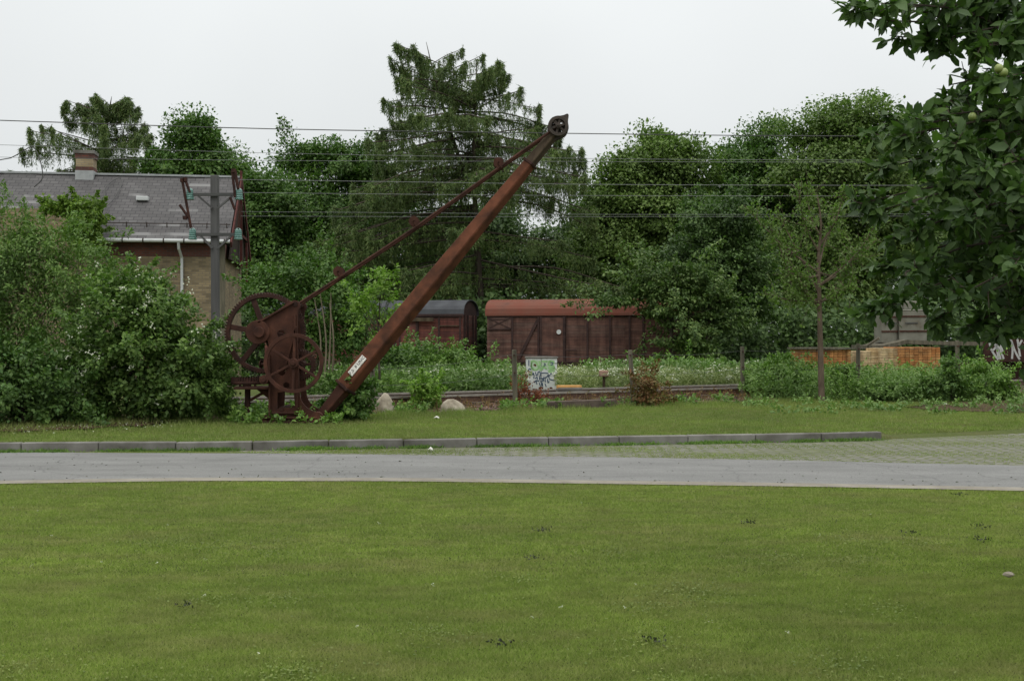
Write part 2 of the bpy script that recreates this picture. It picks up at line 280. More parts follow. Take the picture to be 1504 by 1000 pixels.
# ------------------------------------------------------------------ mesh helpers
class MB:
    def __init__(s): s.v = []; s.f = []
    def add(s, vs, fs):
        o = len(s.v); s.v += [tuple(x) for x in vs]; s.f += [tuple(i + o for i in f) for f in fs]; return s
    def box(s, a, b, M4=None):
        x0, y0, z0 = a; x1, y1, z1 = b
        vs = [Vector(p) for p in ((x0, y0, z0), (x1, y0, z0), (x1, y1, z0), (x0, y1, z0), (x0, y0, z1), (x1, y0, z1), (x1, y1, z1), (x0, y1, z1))]
        if M4: vs = [M4 @ p for p in vs]
        return s.add(vs, [(0, 3, 2, 1), (4, 5, 6, 7), (0, 1, 5, 4), (1, 2, 6, 5), (2, 3, 7, 6), (3, 0, 4, 7)])
    def cbox(s, c, size, M4=None):
        return s.box([c[i] - size[i] / 2 for i in range(3)], [c[i] + size[i] / 2 for i in range(3)], M4)
    def bar(s, p, q, w, h, up=(0, 1, 0)):      # rectangular bar from p to q; w along up axis, h across
        p, q = Vector(p), Vector(q); d = q - p; L = d.length; d.normalize(); u = Vector(up); u = (u - d * u.dot(d)).normalized(); n = d.cross(u)
        m4 = Matrix((( d.x, u.x, n.x, p.x), (d.y, u.y, n.y, p.y), (d.z, u.z, n.z, p.z), (0, 0, 0, 1)))
        return s.box((0, -w / 2, -h / 2), (L, w / 2, h / 2), m4)
    def tube(s, pts, rad, n=8, cap=True, up=(0, 1, 0), rot=0.0):
        pts = [Vector(p) for p in pts]
        if not hasattr(rad, '__len__'): rad = [rad] * len(pts)
        vs, fs = [], []; u = Vector(up)
        for i, p in enumerate(pts):
            d = (pts[min(i + 1, len(pts) - 1)] - pts[max(i - 1, 0)]).normalized()
            u = u - d * u.dot(d)
            if u.length < 1e-4: u = Vector((1, 0, .3)) - d * d.x
            u.normalize(); w = d.cross(u)
            for k in range(n):
                a = 2 * math.pi * k / n + rot
                vs.append(p + (u * math.cos(a) + w * math.sin(a)) * rad[i])
        for i in range(len(pts) - 1):
            for k in range(n):
                k2 = (k + 1) % n
                fs.append((i * n + k, i * n + k2, (i + 1) * n + k2, (i + 1) * n + k))
        if cap: fs += [tuple(range(n))[::-1], tuple(range((len(pts) - 1) * n, len(pts) * n))]
        return s.add(vs, fs)
    def disc(s, c, axis, r, t, n=24):
        c = Vector(c); a = Vector(axis).normalized() * (t / 2)
        return s.tube([c - a, c + a], r, n, True, (0, 0, 1) if abs(a.z) < abs(a.x) + abs(a.y) else (1, 0, 0))
    def lathe(s, c, prof, n=16):               # profile (r, z) about z axis at c
        vs, fs = [], []
        for r, z in prof:
            for k in range(n):
                a = 2 * math.pi * k / n; vs.append((c[0] + r * math.cos(a), c[1] + r * math.sin(a), c[2] + z))
        for i in range(len(prof) - 1):
            for k in range(n):
                k2 = (k + 1) % n; fs.append((i * n + k, i * n + k2, (i + 1) * n + k2, (i + 1) * n + k))
        fs += [tuple(range(n))[::-1], tuple(range((len(prof) - 1) * n, len(prof) * n))]
        return s.add(vs, fs)
    def build(s, name, mat, parent=None, world=False, smooth=False, bevel=0):
        me = bpy.data.meshes.new(name); me.from_pydata(s.v, [], s.f); me.update()
        return link(name, me, mat, parent, world, smooth, bevel)
ROOT = {}
def link(name, me, mat, parent=None, world=False, smooth=False, bevel=0):
    me.materials.append(mat)
    bm = bmesh.new(); bm.from_mesh(me); bmesh.ops.recalc_face_normals(bm, faces=bm.faces)
    if bevel:
        es = [e for e in bm.edges if len(e.link_faces) == 2 and e.calc_face_angle(0) > .6]
        try: bmesh.ops.bevel(bm, geom=es, offset=bevel, segments=1, affect='EDGES', clamp_overlap=True)
        except Exception: pass
    bm.to_mesh(me); bm.free()
    if smooth: me.polygons.foreach_set('use_smooth', np.ones(len(me.polygons), bool))
    return link_raw(name, me, parent, world)
def link_raw(name, me, parent=None, world=False):
    o = bpy.data.objects.new(name, me); C.objects.link(o)
    if parent:
        o.parent = parent
        if world and parent.type == 'EMPTY': o.location = -parent.location
    return o
def tag(o, label=None, cat=None, group=None, kind=None):
    for k, v in (('label', label), ('category', cat), ('group', group), ('kind', kind)):
        if v: o[k] = v
    return o
def thing(name, label, cat, loc=(0, 0, 0), rz=0, group=None):
    o = bpy.data.objects.new(name, None); C.objects.link(o); o.empty_display_size = .3
    o.location = loc; o.rotation_euler = (0, 0, rz); return tag(o, label, cat, group)
def tri_mesh(name, V, T, mat, parent=None, world=True):
    me = bpy.data.meshes.new(name); n, m = len(V), len(T)
    me.vertices.add(n); me.vertices.foreach_set('co', np.ascontiguousarray(V, np.float32).ravel())
    me.loops.add(m * 3); me.loops.foreach_set('vertex_index', np.ascontiguousarray(T, np.int32).ravel())
    me.polygons.add(m); me.polygons.foreach_set('loop_start', np.arange(0, m * 3, 3, dtype=np.int32))
    me.update(calc_edges=True); me.materials.append(mat)
    return link_raw(name, me, parent, world)
def unit(a): return a / np.maximum(np.linalg.norm(a, axis=1, keepdims=True), 1e-6)
def leaf_geo(P, D, N, L, Wd, shape='rhomb'):
    n = len(P); L = np.broadcast_to(np.asarray(L, float).reshape(-1, 1), (n, 1)); Wd = np.broadcast_to(np.asarray(Wd, float).reshape(-1, 1), (n, 1))
    D = unit(D); S = unit(np.cross(D, N)); N = unit(np.cross(S, D))
    if shape == 'rhomb':
        V = np.stack([P, P + D * L * .45 + S * Wd * .5 + N * Wd * .12, P + D * L, P + D * L * .45 - S * Wd * .5 + N * Wd * .12], 1)
        T = np.array([[0, 1, 2], [0, 2, 3]])
    elif shape == 'blade':
        V = np.stack([P + S * Wd * .5, P - S * Wd * .5, P + D * L], 1); T = np.array([[0, 1, 2]])
    else:
        q = lambda a, s, h: P + D * L * a + S * Wd * s + N * L * h
        V = np.stack([q(0, 0, 0), q(.28, .42, .06), q(.66, .42, .03), q(1, 0, -.1), q(.66, -.42, .03), q(.28, -.42, .06), q(.28, 0, .0), q(.66, 0, -.03)], 1)
        T = np.array([[0, 1, 6], [1, 2, 7], [1, 7, 6], [2, 3, 7], [0, 6, 5], [6, 7, 4], [6, 4, 5], [7, 3, 4]])
    k = V.shape[1]
    return V.reshape(-1, 3), (T[None] + (np.arange(n) * k)[:, None, None]).reshape(-1, 3)
def leaves(name, P, D, N, L, Wd, mat, parent=None, shape='rhomb', world=True):
    V, T = leaf_geo(P, D, N, L, Wd, shape); return tri_mesh(name, V, T, mat, parent, world)
def to_mesh(cu, name, M4=None):
    o = bpy.data.objects.new('t', cu); C.objects.link(o)
    me = bpy.data.meshes.new_from_object(o.evaluated_get(bpy.context.evaluated_depsgraph_get()))
    bpy.data.objects.remove(o); bpy.data.curves.remove(cu); me.name = name
    if M4: me.transform(M4)
    me.materials.clear(); return me
XZ = Matrix.Rotation(R(90), 4, 'X')
def plate(outlines, depth, y, bev=.004):       # filled outlines (with holes) in x,z, extruded along y about y
    cu = bpy.data.curves.new('p', 'CURVE'); cu.dimensions = '2D'; cu.fill_mode = 'BOTH'; cu.extrude = depth / 2 - bev; cu.bevel_depth = bev
    for ol in outlines:
        sp = cu.splines.new('POLY'); sp.points.add(len(ol) - 1)
        for p, q in zip(sp.points, ol): p.co = (q[0], q[1], 0, 1)
        sp.use_cyclic_u = True
    return to_mesh(cu, 'plate', Matrix.Translation((0, y, 0)) @ XZ)
def text_mesh(s, size, M4, ext=.002):
    cu = bpy.data.curves.new('t', 'FONT'); cu.body = s; cu.size = size; cu.extrude = ext; cu.align_x = 'CENTER'; cu.align_y = 'CENTER'
    return to_mesh(cu, 'text', M4)
def circ(cx, cz, r, n=40, a0=0): return [(cx + r * math.cos(a0 + 2 * math.pi * i / n), cz + r * math.sin(a0 + 2 * math.pi * i / n)) for i in range(n)]
def smooth_pts(pts, k=4):
    out = []; n = len(pts)
    for i in range(n - 1):
        p0, p1, p2, p3 = (Vector(pts[max(0, i - 1)]), Vector(pts[i]), Vector(pts[i + 1]), Vector(pts[min(n - 1, i + 2)]))
        for j in range(k):
            t = j / k; out.append(.5 * (2 * p1 + (p2 - p0) * t + (2 * p0 - 5 * p1 + 4 * p2 - p3) * t * t + (-p0 + 3 * p1 - 3 * p2 + p3) * t ** 3))
    out.append(Vector(pts[-1])); return out

# ------------------------------------------------------------------ ground, road, kerb
def strip(name, front, back, mat, z0, z1=None, ext=0):
    mb = MB(); n = len(front); z1 = z0 if z1 is None else z1
    vs = [(p[0], p[1], z0) for p in front] + [(p[0], p[1], z1) for p in back]
    mb.add(vs, [(i, i + 1, n + i + 1, n + i) for i in range(n - 1)])
    return tag(mb.build(name, mat), kind='structure')
def gline(pxs, z=0.0): return [gp(a, b, z) for a, b in pxs]
def resample(pts, xs):
    X = [p.x for p in pts]; Yv = [p.y for p in pts]
    out = []
    for x in xs:
        if x <= X[0]: s = (Yv[1] - Yv[0]) / (X[1] - X[0]); y = Yv[0] + s * (x - X[0])
        elif x >= X[-1]: s = (Yv[-1] - Yv[-2]) / (X[-1] - X[-2]); y = Yv[-1] + s * (x - X[-1])
        else: y = float(np.interp(x, X, Yv))
        out.append((x, y))
    return out
xs = [-40, -28, -20, -15, -12] + [i * .5 for i in range(-20, 21)] + [12, 15, 20, 28, 40]
road_f = resample(gline([(0, 707), (150, 704.5), (300, 702.5), (600, 703), (900, 707), (1200, 711), (1504, 717)]), xs)
road_b = resample(gline([(0, 664.5), (150, 665), (400, 666), (650, 669), (900, 671.5), (1200, 677), (1504, 684)]), xs)
kerb_l = resample(gline([(0, 664), (400, 661), (650, 657), (900, 653.5), (1200, 648.5), (1297, 646), (1504, 637)]), xs)
KX1 = 6.12
kerb_y = lambda x: float(np.interp(x, [p[0] for p in kerb_l], [p[1] for p in kerb_l]))
roadf_y = lambda x: float(np.interp(x, [p[0] for p in road_f], [p[1] for p in road_f]))
base = MB(); base.add([(-600, -60, -.06), (600, -60, -.06), (600, 40, -.06), (-600, 40, -.06)], [(0, 1, 2, 3)])
tag(base.build('ground', M['verge']), kind='structure')
strip('lawn', [(x, -15) for x in xs], [(x, y - .3) for x, y in road_f], M['lawn'], 0.0)
strip('road_edging', [(x, y - .3) for x, y in road_f], road_f, M['edging'], 0.012)
strip('road', road_f, [(x, max(y, kb)) if x < -8 else (x, y) for (x, y), (_, kb) in zip(road_b, kerb_l)], M['asphalt'], 0.004)
strip('cobbled_strip', [(x, y - .02) for x, y in road_b], [(x, y + .1) for x, y in kerb_l], M['cobble'], 0.0)
def ground_h(x, y):
    k = kerb_y(x); z = G
    if x > KX1 - .4: z = G * min(1, max(0, (y - k) / 2.2)) * min(1, (x - KX1 + .4) / .8) + G * (1 - min(1, (x - KX1 + .4) / .8))
    if y > 36: z += -.57 * min(1, (y - 36) / 7)
    return z
mb = MB(); gx = [-300, -120, -60, -30] + [i * .5 for i in range(-40, 41)] + [30, 60, 120, 300]
gd = [.02, .1, .35, .7, 1.1, 1.6, 2.2, 3, 4, 5, 6.5, 8, 10, 12, 14, 16, 18, 20, 22, 24, 26, 28, 32, 40, 60, 120, 300, 900]
rng0 = np.random.default_rng(1); vs = []
for j, d in enumerate(gd):
    for x in gx:
        y = kerb_y(max(-40, min(40, x))) + d; dz = 0 if j < 3 else (rng0.random() - .5) * .03
        vs.append((x, y, (ground_h(x, y) + dz) if j else -.05))
nx = len(gx); mb.add(vs, [(j * nx + i, j * nx + i + 1, (j + 1) * nx + i + 1, (j + 1) * nx + i) for j in range(len(gd) - 1) for i in range(nx - 1)])
tag(mb.build('verge', M['verge'], smooth=True), kind='structure')
mb = MB(); x = -14.0; i = 0
while x < KX1 - .2:
    x2 = min(x + 1.12, KX1); a = Vector((x, kerb_y(x), 0)); b = Vector((x2, kerb_y(x2), 0)); d = (b - a).normalized(); g = .012
    t = random.uniform(-.012, .012); p = a + d * g; p.z += random.uniform(-.008, .008)
    mb.bar(p + Vector((0, .07 + t, .055)), b + Vector((0, .07 + t, .055)), .14, .16 + random.uniform(-.006, .006), (0, 1, 0)); x = x2
tag(mb.build('kerb', M['concrete'], bevel=.012), kind='structure')

# ------------------------------------------------------------------ railway track
TD = Vector((1, .56, 0)).normalized(); TN = Vector((-TD.y, TD.x, 0)); T0 = Vector((0, 25.5, 0))
def tp(s, o, z): return T0 + TD * s + TN * o + Vector((0, 0, z))
S0, S1 = -7.2, 34.0
tr = thing('railway_track', 'rusty two-rail railway track crossing behind the fence posts', 'railway track', tuple(tp(0, .7, G)))
for o in (0, 1.5):
    rb = MB(); rb.bar(tp(S0, o, .262), tp(S1, o, .262), .14, .024, TN); rb.bar(tp(S0, o, .325), tp(S1, o, .325), .03, .11, TN)
    r_ = rb.build('rail', M['rail'], tr, True)
    hb = MB(); hb.bar(tp(S0, o, .395), tp(S1, o, .395), .075, .045, TN); h = hb.build('rail_head', M['rail_top'], r_)
s = S0 + .2
while s < S1:
    if s < 24:
        mb = MB(); mb.bar(tp(s, -.38, .205), tp(s, 1.9, .205), .24, .09, TD); mb.build('sleeper', M['sleeper'], tr, True)
    s += .66
mb = MB(); prof = [(-1.5, G - .03), (-.5, .19), (2.35, .2), (2.9, G - .03)]
va = [tp(S0 - .5, o, z) for o, z in prof] + [tp(S1, o, z) for o, z in prof]
mb.add(va, [(i, i + 1, i + 5, i + 4) for i in range(3)] + [(0, 1, 2, 3), (4, 5, 6, 7)])
tag(mb.build('ballast', M['ballast']), kind='structure')
rng = np.random.default_rng(5); n = 5200
ss = rng.uniform(S0, 22, n); oo = rng.uniform(-1.5, 2.8, n); oo = np.where(np.abs(oo) < .06, .2, oo); P = np.zeros((n, 3)); sz = rng.uniform(.02, .06, n)
for i in range(n):
    p = tp(ss[i], oo[i], 0); hz = float(np.interp(oo[i], [q[0] for q in prof], [q[1] for q in prof])); P[i] = (p.x, p.y, max(hz, G) + sz[i] * .2)
octa = np.array([[1, 0, 0], [-1, 0, 0], [0, 1, 0], [0, -1, 0], [0, 0, .8], [0, 0, -.8]], float)
ot = np.array([[0, 2, 4], [2, 1, 4], [1, 3, 4], [3, 0, 4], [2, 0, 5], [1, 2, 5], [3, 1, 5], [0, 3, 5]])
V = P[:, None, :] + (octa[None] * rng.uniform(.6, 1.3, (n, 6, 1))) * sz[:, None, None]
tag(tri_mesh('ballast_stones', V.reshape(-1, 3), (ot[None] + (np.arange(n) * 6)[:, None, None]).reshape(-1, 3), nmat('ballast_stone', [(.3, (.07, .045, .034)), (.6, (.15, .1, .075)), (.8, (.24, .2, .17))], 9, .95, 0, isl=.5)), kind='stuff')
# timber baulks lying along the near edge of the ballast
for (pa, pb, ya, yb, lab) in ((806, 902, 602, 598, 'weathered timber baulk along the ballast, left of the leaning fence post'), (966, 1006, 593.5, 591.5, 'short dark timber baulk right of the leaning fence post and brown bush'),
                        (690, 760, 592, 590, 'weathered timber baulk along the ballast, left of the upright post by the graffiti box')):
    a = gp(pa, ya, G); b = gp(pb, yb, G); mb = MB(); mb.bar(a + Vector((0, 0, .09)), b + Vector((0, 0, .09)), .2, .2)
    tag(mb.build('timber_baulk', M['sleeper'], bevel=.015), lab, 'timber', 'timber baulks beside the track')

# ------------------------------------------------------------------ grass (stuff)
def scatter_blades(name, fn, n, hmin, hmax, w, mat, lean=.6, seed=0):
    rng = np.random.default_rng(seed); P = fn(rng, n); n = len(P)
    D = np.stack([rng.normal(0, lean, n), rng.normal(0, lean, n), np.ones(n)], 1)
    N = rng.normal(0, 1, (n, 3)); N[:, 2] *= .3
    return tag(leaves(name, P, D, N, rng.uniform(hmin, hmax, n), w * rng.uniform(.6, 1.3, n), mat, None, 'blade'), kind='stuff')
def lawn_pts(y0, y1):
    def fn(rng, n):
        y = y0 + (y1 - y0) * rng.random(n); x = (rng.random(n) - .5) * (y * .99 + .7) 
        lim = np.interp(x, [p[0] for p in road_f], [p[1] for p in road_f]) - .29 + rng.normal(0, .035, len(x))
        k = y < lim; return np.stack([x, y, np.zeros(n)], 1)[k]
    return fn
scatter_blades('lawn_grass', lawn_pts(4.6, 7.6), 560000, .012, .032, .0034, M['lawn_blade'], .85, 11)
scatter_blades('lawn_grass', lawn_pts(7.6, 13.2), 560000, .012, .034, .0055, M['lawn_blade'], .85, 12)
def verge_pts(rng, n):
    x = rng.uniform(-10, 12.5, n); d = rng.random(n) ** 1.15 * 9.0 + .15; ky = np.interp(x, [p[0] for p in kerb_l], [p[1] for p in kerb_l]); y = ky + d
    lim = 25.5 + .56 * x - 1.7
    zz = np.array([ground_h(a, b) for a, b in zip(x, y)])
    k = (y < lim) & (np.abs(x) < y * .5) & ~((x > KX1) & (d < .5)); return np.stack([x, y, zz], 1)[k]
scatter_blades('verge_grass', verge_pts, 330000, .025, .075, .011, M['verge_blade'], .6, 13)
def rough_pts(rng, n):      # longer tufts at the back of the verge, along the fence
    x = rng.uniform(-10, 14, n); y = 23.9 + .52 * x - rng.gamma(1.3, .4, n); zz = np.full(n, G)
    den = np.sin(x * 2.1) + np.sin(x * 5.3 + 1) + rng.normal(0, .8, n)
    k = (den > -.2) & (y > 18); return np.stack([x, y, zz], 1)[k]
scatter_blades('rough_grass', rough_pts, 30000, .05, .17, .012, M['verge_blade'], .35, 14)
def kerb_pts(rng, n):       # weeds in the joint at the foot of the kerb
    c = rng.uniform(-8, 6.2, 46); r = rng.integers(0, 46, n); x = c[r] + rng.normal(0, .13, n) * rng.uniform(.3, 1.4, n)
    y = np.interp(x, [p[0] for p in kerb_l], [p[1] for p in kerb_l]) - np.abs(rng.normal(0, .05, n)) - .01
    return np.stack([x, y, np.full(n, .002)], 1)
scatter_blades('kerb_weeds', kerb_pts, 9000, .02, .09, .016, M['bramble'], .9, 15)
def cob_pts(rng, n):
    x = rng.uniform(-7, 9, n); f = np.interp(x, [p[0] for p in road_b], [p[1] for p in road_b]); k = np.interp(x, [p[0] for p in kerb_l], [p[1] for p in kerb_l])
    y = f + (k - f) * rng.random(n); dd = np.sin(x * 1.7 + y * 3) + np.sin(x * .6 - y * 5 + 2) + rng.normal(0, .7, n)
    m = (dd > .3) & (k > f); return np.stack([x, y, np.full(n, .0)], 1)[m]
scatter_blades('cobble_grass', cob_pts, 60000, .008, .028, .008, M['verge_blade'], 1.0, 16)

# ------------------------------------------------------------------ crane
CS = 79.7
crane = thing('hand_crane', 'rusty old hand-wound railway goods crane with tall slanting jib', 'crane', (-4.04, 20.07, G))
def c2(px, py): return ((px - 430) / CS, (622 - py) / CS)
def c3(px, py, y=0.0): a = c2(px, py); return Vector((a[0], y, a[1]))
cheek = [c2(*p) for p in smooth_pts([(378, 473), (390, 467), (404, 460), (412, 454), (420, 447.5), (428, 443), (434, 441.5), (440, 445), (441, 451), (438, 456)], 2)]
cheek += [c2(*p) for p in ((437, 470), (437, 500), (438.5, 540), (440, 575))]
cheek += [c2(*p) for p in smooth_pts([(440, 577), (442.5, 588), (449, 597), (458, 603), (466, 606), (471, 611), (471, 619), (468, 622)], 3)]
cheek += [c2(*p) for p in ((386, 622), (386, 614), (395, 608), (396, 565), (395.5, 520))]
cheek += [c2(*p) for p in smooth_pts([(395.5, 515), (394.5, 502), (390, 497.5), (384, 499), (378, 503), (370, 502), (363, 495), (361, 487), (364, 478), (371, 473.5), (377, 473.5)], 3)]
holes = [circ(*c2(413.5, 491), 6.4 / CS, 20), circ(*c2(414, 546), 6 / CS, 20), circ(*c2(421, 566), 5 / CS, 20),
         [c2(*p) for p in ((408, 576), (432, 574), (434, 598), (407, 600))]]
for y in (0.0, .62):
    side = link('side_frame', plate([cheek] + holes, .05, y), M['rust'], crane)
    if y == 0:
        rb = MB()      # raised stiffening ribs on the front frame
        for a, b in (((397, 612), (397, 545)), ((397, 545), (396, 520)), ((437, 600), (438, 545)), ((434, 540), (434, 462)), ((400, 606), (438, 606)), ((390, 613), (466, 613)), ((420, 540), (436, 480)), ((380, 474), (432, 444))):
            rb.bar(c3(*a, -.05), c3(*b, -.05), .06, .035)
        rb.build('frame_rib', M['rust'], side, bevel=.005)
for (px, py) in ((434, 447), (380, 489), (414, 520), (414, 600), (392, 612), (460, 614)):
    mb = MB(); mb.tube([c3(px, py, -.04), c3(px, py, .66)], .045, 10); mb.build('cross_shaft', M['rust_dark'], crane)
mb = MB(); mb.box((-.6, -.12, -.12), (.58, .74, .05)); mb.box((-.42, -.06, .05), (.3, .68, .13)); mb.build('base_plate', M['rust_dark'], crane, bevel=.01)
def gear(cx, cz, r, teeth, depth, y, rim, nsp, hub, mat, parent, name, a0=0.1, th=.045, spw=.055):
    prof = []
    for i in range(teeth):
        for k, rr in ((0, r - th), (.3, r), (.55, r), (.85, r - th)):
            a = 2 * math.pi * (i + k) / teeth; prof.append((cx + rr * math.cos(a), cz + rr * math.sin(a)))
    if teeth == 0: prof = circ(cx, cz, r, 64)
    g = link(name, plate([prof, circ(cx, cz, r - rim, 56)], depth, y, .004), mat, parent)
    sp = MB()
    for i in range(nsp):
        a = a0 + 2 * math.pi * i / nsp; d = Vector((math.cos(a), 0, math.sin(a)))
        sp.bar(Vector((cx, y, cz)) + d * hub * .6, Vector((cx, y, cz)) + d * (r - rim + .01), depth * .55, spw, (0, 1, 0))
    sp.build('spokes', mat, g, bevel=.006)
    hb = MB(); hb.disc((cx, y, cz), (0, 1, 0), hub, depth * 1.7, 24); hb.disc((cx, y - depth * .9, cz), (0, 1, 0), hub * .45, .08, 16); hb.build('hub', mat, g, bevel=.006)
    return g
cx, cz = c2(384, 489)
gear(cx, cz, 60.5 / CS, 84,   .09, .34, .088, 6, .12, M['rust_dark'], crane, 'gear_wheel', R(-10), .035, .1)
hb = MB(); hb.disc((c2(380, 488)[0], -.05, c2(380, 488)[1]), (0, 1, 0), .22, .06, 28); hb.disc((c2(383, 488)[0], -.1, c2(383, 488)[1]), (0, 1, 0), .1, .12, 18); hb.build('bearing_cap', M['rust'], crane, bevel=.008)
cx, cz = c2(435.5, 533)
gear(cx, cz, 43 / CS, 0, .06, -.26, .06, 6, .09, M['rust'], crane, 'hand_wheel', R(28), 0, .045)
mb = MB(); mb.tube([(cx, -.3, cz), (cx, .75, cz)], .035, 10); mb.build('wheel_shaft', M['rust_dark'], crane)
gear(cx + .05, cz - .04, .29, 36, .07, .2, .1, 4, .08, M['rust_dark'], crane, 'pinion_gear')
a = c2(392.5, 557); mb = MB(); mb.disc((a[0], -.14, a[1]), (0, 1, 0), .085, .3, 18); mb.disc((a[0], -.31, a[1]), (0, 1, 0), .045, .06, 12); mb.build('roller', M['rust'], crane, bevel=.006)
mb = MB(); a = c2(414, 520); mb.tube([(a[0], .06, a[1]), (a[0], .56, a[1])], .17, 18); mb.build('chain_drum', M['rust_dark'], crane)
# slewing platform left of the frame: shelf, toothed crown ring on it, leg and strut
x0, z0 = c2(343, 572); x1, z1 = c2(396, 568)
mb = MB(); mb.box((x0, .0, z0), (x1, .6, z0 + .045)); mb.bar((c2(360, 590)[0], .3, c2(360, 590)[1]), (c2(385, 574)[0], .3, c2(385, 574)[1] - .02), .05, .05)
mb.add([c3(372, 573, .28), c3(396, 573, .28), c3(396, 592, .28), c3(372, 573, .34), c3(396, 573, .34), c3(396, 592, .34)], [(0, 1, 2), (3, 4, 5), (0, 1, 4, 3), (1, 2, 5, 4), (0, 2, 5, 3)])
mb.build('platform', M['rust'], crane, bevel=.006)
mb = MB(); mb.tube([c3(358, 572, .3), c3(358, 618, .3)], .055, 8); mb.disc(c3(358, 617, .3), (0, 0, 1), .13, .06, 14); mb.build('leg', M['rust_dark'], crane)
cr = MB(); cc = c3(357, 562, .3)
for i in range(34):
    a = 2 * math.pi * i / 34; p = cc + Vector((.27 * math.cos(a), .27 * math.sin(a), .0)); cr.cbox((p.x, p.y, p.z + .05), (.028, .028, .09))
cr.tube([cc + Vector((.27 * math.cos(a), .27 * math.sin(a), -.01)) for a in [2 * math.pi * i / 30 for i in range(31)]], .03, 6, False, (0, 0, 1))
cr.disc(cc + Vector((0, 0, -.03)), (0, 0, 1), .08, .12, 12)
for px in (346, 352, 368): cr.box((c2(px, 570)[0], .26, z0 + .045), (c2(px, 570)[0] + .03, .32, z0 + .14))
cr.build('bevel_ring', M['rust_dark'], crane)
# jib
foot, tip = c3(468, 613, .3), c3(817, 190, .3); bd = (tip - foot).normalized()
def bp(py): return foot + (tip - foot) * ((613 - py) / (613 - 190.0))
JR = R(17)
jib = MB(); jib.tube([bp(570), bp(420), bp(237)], [.207, .19, .138], 4, True, (0, 1, 0), JR); jb = jib.build('jib', M['rust_red'], crane, bevel=.02)
mb = MB(); mb.tube([bp(613), bp(567)], [.12, .155], 4, True, (0, 1, 0), JR); mb.build('jib_foot', M['rust'], crane, bevel=.012)
mb = MB(); mb.tube([bp(241), bp(192)], [.13, .108], 4, True, (0, 1, 0), JR); mb.build('jib_top_timber', M['old_timber'], crane, bevel=.012)
for py, r in ((571, .24), (238, .168)):
    mb = MB(); mb.tube([bp(py), bp(py - 3)], [r, r], 4, True, (0, 1, 0), JR); mb.build('jib_collar', M['rust_dark'], jb, bevel=.006)
mb = MB(); mb.tube([c3(462, 614, .02), c3(462, 614, .6)], .1, 16); mb.disc(c3(466, 613, -.0), (0, 1, 0), .11, .12, 18); mb.build('jib_pivot', M['rust'], crane, bevel=.006)
hx, hz = c2(820.5, 183)
g = gear(hx, hz, 14.5 / CS, 0, .1, .17, .05, 6, .05, M['head_iron'], crane, 'head_sheave', .3, 0, .045)
ears = [circ(hx, hz, 15.8 / CS, 26, 0)]
ear = [c2(*p) for p in smooth_pts([(806, 190), (806, 178), (812, 169), (821, 167), (829, 165.5), (834, 163.5), (836, 166), (835, 175), (836, 185), (832, 194), (824, 198), (813, 203), (806, 199)], 3)]
for y in (.26, .43): link('head_cheek', plate([ear, circ(*c2(816, 176), .045, 10), circ(*c2(826, 177), .045, 10), circ(*c2(827, 188), .035, 10)], .03, y), M['head_iron'], crane)
mb = MB(); mb.tube([c3(819, 184, .12), c3(819, 184, .48)], .035, 10); mb.build('sheave_pin', M['rust'], crane)
for dy in (-.13, .13):
    pts = [c3(434, 447, .3 + dy), c3(525, 388.5, .3 + dy), c3(612, 330.5, .3 + dy), c3(741, 238.5, .3 + dy * .9), c3(817, 185, .3 + dy * .8)]
    mb = MB(); mb.tube(smooth_pts(pts, 4), .025, 8); mb.build('tie_rod', M['rust'], crane, smooth=False)
for px, py in ((494.5, 398), (606.5, 323.5), (732, 236.5)):
    mb = MB(); mb.disc(c3(px, py, .3), (0, 1, 0), .075, .2, 16); mb.disc(c3(px, py, .18), (0, 1, 0), .095, .03, 16); mb.disc(c3(px, py, .42), (0, 1, 0), .095, .03, 16)
    mb.tube([c3(px, py, .13), c3(px, py, .47)], .02, 8)
    for dy in (.14, .46): mb.bar(c3(px, py, dy), c3(px + 5, py + 8, dy), .02, .03)
    mb.build('chain_roller', M['rust'], crane)
# white plate lying on the upper left face of the jib
pc = bp(541); r = .204; n_face = (Vector((0, -1, 0)) * -math.cos(R(135) + JR) + Vector((-bd.z, 0, bd.x)) * math.sin(R(135) + JR)).normalized()
ctr = pc + n_face * (r * .7071 + .014); side_v = n_face.cross(bd).normalized()
if side_v.y > 0: side_v = -side_v
m4 = Matrix(((bd.x, -side_v.x, n_face.x, ctr.x), (bd.y, -side_v.y, n_face.y, ctr.y), (bd.z, -side_v.z, n_face.z, ctr.z), (0, 0, 0, 1)))
mb = MB(); mb.box((-.21, -.065, -.012), (.21, .065, .008), m4); pl = mb.build('name_plate', M['white_plate'], crane, bevel=.004)
link('lettering', text_mesh('7.5  8 UNC', .088, m4 @ Matrix.Translation((0, 0, .010))), M['ink'], pl)

# ------------------------------------------------------------------ station house
HO = Vector((-10.12, 38.2, 0)); house = thing('station_house', 'yellow brick station house with grey slate roof and a chimney', 'house', tuple(HO), R(8))
wb = MB(); EZ, RZ, RV = 5.12, 7.80, 2.95      # eave z, ridge z, ridge depth
wb.box((-4.2, 0, -.3), (0, 5.9, EZ - .55)); wb.box((-14, .0, -.3), (-4.203, 5.9, EZ - .15)); wb.box((-14, 1.0, EZ - .147), (-4.6, 4.9, 6.28))
wall = wb.build('wall', M['yellow_brick'], house)
rb = MB(); rb.box((-4.2, -.02, EZ - .55), (.02, 5.9, EZ - .06)); rb.build('brick_frieze', M['red_brick'], wall)
pb = MB(); pb.box((-1.3, -.012, -.3), (-.1, .05, 2.3)); pb.build('pale_repair', M['pale_brick'], wall)
cp = MB(); cp.box((-.12, -.05, -.3), (.06, .02, EZ - .06)); cp.build('corner_board', M['post_wood'], wall)
sl = (RZ - EZ) / (RV + .45)
